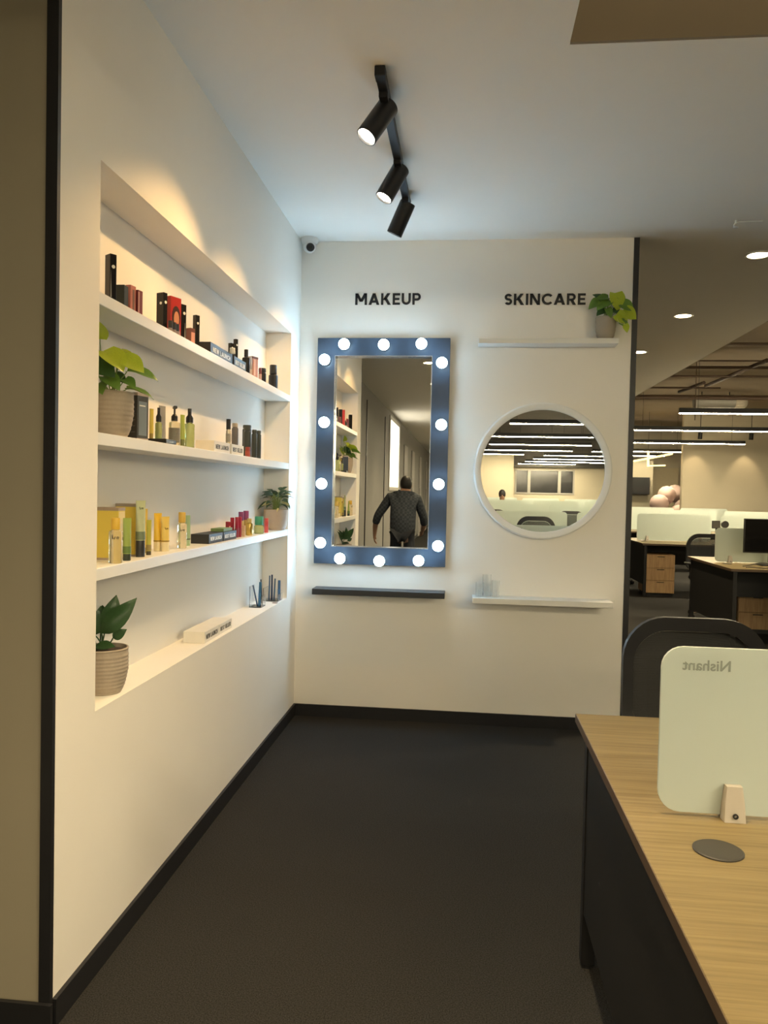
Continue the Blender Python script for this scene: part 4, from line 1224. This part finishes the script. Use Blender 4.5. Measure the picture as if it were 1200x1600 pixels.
# far end of the office
t = thing('wall_television', 'dark television screen on the far wall', 'television', (6.2, 19.6, 1.72))
G().box(-.5, .38, -.03, .03, -.26, .26, .004, 1).done('housing', M_plastic, t)
G().box(-.49, .37, -.032, -.0295, -.25, .25).done('display', mat('tv_off', (.02, .022, .024), .15), t)
o = G().box(5.0, 6.7, 19.7, 19.8, 0, 2.5).done('wall_far_partition', mat('partition_olive', (.30, .27, .20), .7), smooth=False); struct(o)
d = G().box(6.72, 7.75, 20.85, 20.995, 0, 2.32).done('door_9', mat('far_door', (.60, .52, .36), .6), smooth=False); struct(d)
G().box(6.80, 6.84, 20.82, 20.85, .95, 1.1).done('handle', M_chrome, d)
M_ball = mat('balloon_pink', (.55, .41, .38), .5, var=.03)
for lb, x, y, z, r_ in (('leftmost of the pale pink balloons at the far end', 6.20, 16.75, 1.22, .25), ('tallest pale pink balloon at the far end', 6.48, 17.10, 1.46, .24), ('right upper pale pink balloon', 6.86, 17.75, 1.52, .23), ('right lower pale pink balloon', 6.95, 17.20, 1.10, .25), ('middle low pale pink balloon', 6.66, 16.60, .98, .22)):
    t = thing('balloon', lb, 'balloon', (x, y, z), 0, 'pink balloons')
    G().lathe([(.004, -r_ * 1.2), (r_ * .25, -r_ * 1.1), (r_ * .7, -r_ * .75), (r_ * .97, -r_ * .2), (r_, .1 * r_), (r_ * .85, .55 * r_), (r_ * .5, .88 * r_), (.004, r_)], 24).done('balloon_skin', M_ball, t)
    G().cyl((0, 0, -r_ * 1.26), (0, 0, -r_ * 1.18), .022, .008, 10).done('knot', M_ball, t)
    G().cyl((0, 0, -z + .001), (0, 0, -r_ * 1.24), .003, None, 5).done('string', M_plastic, t)
for x, lb in ((6.72, 'black wall-washer spot at the left end of the cream wall'), (7.92, 'black wall-washer spot near the middle of the cream wall'), (9.4, 'black wall-washer spot right of the frame')):
    t = thing('wall_washer', lb, 'spotlight', (x, 15.05, ZX - .6), 0, 'wall washers')
    G().cyl((0, 0, 0), (0, .02, -.16), .05, None, 18).done('head', M_spotb, t)
    G().cyl((0, 0, 0), (0, 0, .6), .008, None, 8).done('rod', M_plastic, t)
    ld = bpy.data.lights.new('wash_light', 'SPOT'); ld.energy = WASH_W; ld.color = NEUT; ld.spot_size = R(60); ld.spot_blend = .6; ld.shadow_soft_size = .03
    lo = link('wash_light', ld, t); lo.location = (0, .022, -.175); lo.rotation_euler = aim((0, .42, -1))

# ================================================================== PEOPLE (seen in the mirrors)
def skin(name, nodes, edges, m, parent, root, sub=2):
    me = bpy.data.meshes.new(name)
    ks = list(nodes)
    me.from_pydata([nodes[k][0] for k in ks], [(ks.index(a), ks.index(b)) for a, b in edges], [])
    o = link(name, me, parent)
    md = o.modifiers.new('skin', 'SKIN')
    md.use_smooth_shade = True
    for i, k in enumerate(ks):
        rr = nodes[k][1]
        sv = me.skin_vertices[0].data[i]
        sv.radius = (rr, rr) if not isinstance(rr, tuple) else rr
        sv.use_root = (k == root)
    sd = o.modifiers.new('sub', 'SUBSURF'); sd.levels = sub; sd.render_levels = sub
    me.materials.append(m)
    return o
M_skin = mat('skin_tone', (.30, .17, .11), .55, var=.05)
M_hair = mat('hair_dark', (.012, .010, .009), .6, var=.3, scale=80)
def plaid():
    m = bpy.data.materials.new('plaid_shirt'); m.use_nodes = True
    nt = m.node_tree; b = nt.nodes['Principled BSDF']; b.inputs['Roughness'].default_value = .9
    tc = nt.nodes.new('ShaderNodeTexCoord')
    ck = nt.nodes.new('ShaderNodeTexChecker'); ck.inputs['Scale'].default_value = 34
    ck.inputs['Color1'].default_value = (.020, .025, .033, 1); ck.inputs['Color2'].default_value = (.040, .047, .058, 1)
    nt.links.new(tc.outputs['Object'], ck.inputs['Vector']); nt.links.new(ck.outputs['Color'], b.inputs['Base Color'])
    return m
M_plaid = plaid()
M_trs = mat('trousers_dark', (.022, .024, .03), .9, var=.2, scale=100)
def head(parent, c, r, yaw, haircol):
    """head with face; looks along local +Y before yaw"""
    h = link('head', None, parent, c, (0, 0, yaw))
    return h
def face_bits(parent, c, s, yaw, pitch=0.0):
    rot = Euler((pitch, 0, yaw))
    e = lambda p: Vector(c) + rot.to_matrix() @ Vector(p)
    hr = G().sphere((0, 0, 0), .108 * s, 24, 14, (.82, .95, 1.10)).done('hair', M_hair, parent, loc=e((0, -.022 * s, .018 * s)), rot=rot)
    for sx in (-1, 1):
        G().sphere((0, 0, 0), .012 * s, 12, 8).done('eye', cm((.05, .04, .04), .2), parent, loc=e((sx * .032 * s, .082 * s, -.005 * s)))
        G().sphere((0, 0, 0), .026 * s, 12, 8, (.35, .7, 1.15)).done('ear', M_skin, parent, loc=e((sx * .080 * s, -.008 * s, -.012 * s)), rot=rot)
    G().sphere((0, 0, 0), .018 * s, 12, 8, (.8, 1, 1.5)).done('nose', M_skin, parent, loc=e((0, .096 * s, -.030 * s)), rot=rot)
    G().sphere((0, 0, 0), .022 * s, 12, 8, (1.1, .4, .35)).done('mouth', cm((.28, .10, .08), .5), parent, loc=e((0, .084 * s, -.066 * s)), rot=rot)

def hand_nodes(N, Ed, wrist, pre, dirv, side, curl):
    """palm and five bent fingers hanging along dirv; side is the thumb direction"""
    w = Vector(wrist); d = Vector(dirv).normalized(); s = Vector(side).normalized(); c = Vector(curl).normalized()
    N[pre + 'palm'] = (tuple(w + d * .05), (.030, .020))
    Ed.append((pre + 'wr', pre + 'palm'))
    for k, (off, ln) in enumerate(((-.030, .058), (-.011, .075), (.010, .080), (.030, .072))):
        a = w + d * .095 + s * off
        b_ = a + d * ln * .55 + c * .010
        e_ = a + d * ln * .95 + c * .034
        N[pre + 'f%da' % k] = (tuple(a), .0095); N[pre + 'f%db' % k] = (tuple(b_), .0088); N[pre + 'f%dc' % k] = (tuple(e_), .0075)
        Ed += [(pre + 'palm', pre + 'f%da' % k), (pre + 'f%da' % k, pre + 'f%db' % k), (pre + 'f%db' % k, pre + 'f%dc' % k)]
    a = w + d * .045 + s * .036; b_ = a + d * .035 + s * .018 + c * .008; e_ = b_ + d * .028 + c * .012
    N[pre + 't1'] = (tuple(a), .011); N[pre + 't2'] = (tuple(b_), .010); N[pre + 't3'] = (tuple(e_), .008)
    Ed += [(pre + 'palm', pre + 't1'), (pre + 't1', pre + 't2'), (pre + 't2', pre + 't3')]

# man with his back to the mirror, bending forward a little, arm held away from his side
t = thing('person', 'person in a dark checked shirt walking away, seen from behind in the bulb mirror', 'person', (.215, -5.60, 0))
N = {'pel': ((0, .03, .90), (.15, .11)), 'bel': ((0, .02, 1.05), (.155, .115)), 'che': ((0, -.04, 1.22), (.165, .115)), 'sho': ((0, -.09, 1.34), (.13, .09)),
     'nec': ((.01, -.13, 1.41), .058), 'hd0': ((.015, -.16, 1.455), (.072, .078)), 'hd1': ((.02, -.175, 1.52), (.074, .088)),
     'ls': ((-.18, -.07, 1.33), .062), 'le': ((-.34, -.02, 1.08), .046), 'lf': ((-.375, -.06, .96), .040), 'lwr': ((-.385, -.09, .86), .030),
     'rs': ((.18, -.07, 1.31), .062), 're': ((.27, -.12, 1.06), .046), 'rf': ((.27, -.22, .96), .040), 'rwr': ((.25, -.31, .90), .030),
     'lh': ((-.085, .03, .84), .095), 'lk': ((-.10, -.06, .48), .062), 'la': ((-.105, .06, .09), .042), 'lt': ((-.12, -.10, .035), .038),
     'rh': ((.085, .03, .84), .095), 'rk': ((.10, .06, .48), .062), 'ra': ((.105, .22, .10), .042), 'rt': ((.12, .07, .035), .038)}
Ed = [('pel', 'bel'), ('bel', 'che'), ('che', 'sho'), ('sho', 'nec'), ('nec', 'hd0'), ('hd0', 'hd1'), ('sho', 'ls'), ('ls', 'le'), ('le', 'lf'), ('lf', 'lwr'), ('sho', 'rs'), ('rs', 're'), ('re', 'rf'), ('rf', 'rwr'),
      ('pel', 'lh'), ('lh', 'lk'), ('lk', 'la'), ('la', 'lt'), ('pel', 'rh'), ('rh', 'rk'), ('rk', 'ra'), ('ra', 'rt')]
SH = {k: (N[k][0], tuple(q + .012 for q in N[k][1]) if isinstance(N[k][1], tuple) else N[k][1] + .014) for k in ('pel', 'bel', 'che', 'sho', 'ls', 'le', 'lf', 'rs', 're', 'rf')}
SH['bel'] = (N['bel'][0], (.185, .145)); SH['che'] = (N['che'][0], (.190, .140)); SH['sho'] = (N['sho'][0], (.15, .11)); SH['hem'] = ((0, .03, .72), (.195, .165)); SH.pop('pel')
for k_ in ('pel', 'bel', 'che', 'sho'):
    N[k_] = (N[k_][0], tuple(q * .80 for q in N[k_][1]))
for k_ in ('ls', 'rs', 'le', 're'):
    N[k_] = (N[k_][0], N[k_][1] * .85)
SH['nk'] = ((.006, -.118, 1.400), .078)
TR = {k: (N[k][0], tuple(q + .010 for q in N[k][1]) if isinstance(N[k][1], tuple) else N[k][1] + .016) for k in ('pel', 'lh', 'lk', 'la', 'rh', 'rk', 'ra')}
for k_ in ('lh', 'rh'):
    TR[k_] = (TR[k_][0], .090)
TR['pel'] = ((0, .03, .90), (.135, .11))
hand_nodes(N, Ed, N['lwr'][0], 'l', (-.05, -.15, -1), (.0, -1, 0), (1, 0, 0))
hand_nodes(N, Ed, N['rwr'][0], 'r', (-.1, -.8, -.5), (0, .3, 1), (-1, 0, 0))
skin('body', N, Ed, M_skin, t, 'pel')
skin('shirt', SH, [('hem', 'bel'), ('bel', 'che'), ('che', 'sho'), ('sho', 'nk'), ('sho', 'ls'), ('ls', 'le'), ('le', 'lf'), ('sho', 'rs'), ('rs', 're'), ('re', 'rf')], M_plaid, t, 'che')
skin('trousers', TR, [('pel', 'lh'), ('lh', 'lk'), ('lk', 'la'), ('pel', 'rh'), ('rh', 'rk'), ('rk', 'ra')], M_trs, t, 'pel')
face_bits(t, (.02, -.172, 1.50), .92, PI, R(0))
for sx, p in ((-1, (-.112, -.02, .001)), (1, (.112, .15, .001))):
    G().box(p[0] - .05, p[0] + .05, p[1] - .13, p[1] + .13, 0, .07, .03, 3).done('shoe', M_plastic, t)

# person seated among the desks, seen in the round mirror
t = thing('person', 'person with dark hair seated behind pale screens, seen in the round mirror', 'person', (1.955, -15.35, 0))
N = {'pel': ((0, 0, .56), (.16, .12)), 'bel': ((0, .02, .72), (.14, .11)), 'che': ((0, .03, .92), (.165, .11)), 'sho': ((0, .03, 1.08), (.13, .08)), 'nec': ((0, .04, 1.19), .056), 'hd0': ((0, .06, 1.30), (.070, .078)), 'hd1': ((0, .055, 1.40), (.074, .088)),
     'ls': ((-.18, .03, 1.07), .06), 'le': ((-.24, .05, .82), .045), 'lwr': ((-.20, .26, .80), .030), 'rs': ((.18, .03, 1.07), .06), 're': ((.24, .05, .82), .045), 'rwr': ((.20, .26, .80), .030),
     'lh': ((-.09, .05, .54), .09), 'lk': ((-.11, .42, .52), .062), 'la': ((-.11, .40, .10), .042), 'lt': ((-.11, .52, .04), .036), 'rh': ((.09, .05, .54), .09), 'rk': ((.11, .42, .52), .062), 'ra': ((.11, .40, .10), .042), 'rt': ((.11, .52, .04), .036)}
Ed = [('pel', 'bel'), ('bel', 'che'), ('che', 'sho'), ('sho', 'nec'), ('nec', 'hd0'), ('hd0', 'hd1'), ('sho', 'ls'), ('ls', 'le'), ('le', 'lwr'), ('sho', 'rs'), ('rs', 're'), ('re', 'rwr'), ('pel', 'lh'), ('lh', 'lk'), ('lk', 'la'), ('la', 'lt'), ('pel', 'rh'), ('rh', 'rk'), ('rk', 'ra'), ('ra', 'rt')]
SH = {k: (N[k][0], tuple(q + .035 for q in N[k][1]) if isinstance(N[k][1], tuple) else N[k][1] + .018) for k in ('pel', 'bel', 'che', 'sho', 'ls', 'le', 'rs', 're')}
TR = {k: (N[k][0], tuple(q + .014 for q in N[k][1]) if isinstance(N[k][1], tuple) else N[k][1] + .014) for k in ('pel', 'lh', 'lk', 'la', 'rh', 'rk', 'ra')}
hand_nodes(N, Ed, N['lwr'][0], 'l', (.1, 1, -.1), (1, 0, 0), (0, 0, -1))
hand_nodes(N, Ed, N['rwr'][0], 'r', (-.1, 1, -.1), (-1, 0, 0), (0, 0, -1))
skin('body', N, Ed, M_skin, t, 'pel')
skin('shirt', SH, [('pel', 'bel'), ('bel', 'che'), ('che', 'sho'), ('sho', 'ls'), ('ls', 'le'), ('sho', 'rs'), ('rs', 're')], cm((.10, .12, .16), .9), t, 'pel')
skin('trousers', TR, [('pel', 'lh'), ('lh', 'lk'), ('lk', 'la'), ('pel', 'rh'), ('rh', 'rk'), ('rk', 'ra')], M_trs, t, 'pel')
face_bits(t, (0, .058, 1.37), 1.0, 0, 0)
put_chair(1.955, -15.40, 0, 'black task chair carrying the seated person', 'mirrored chairs')
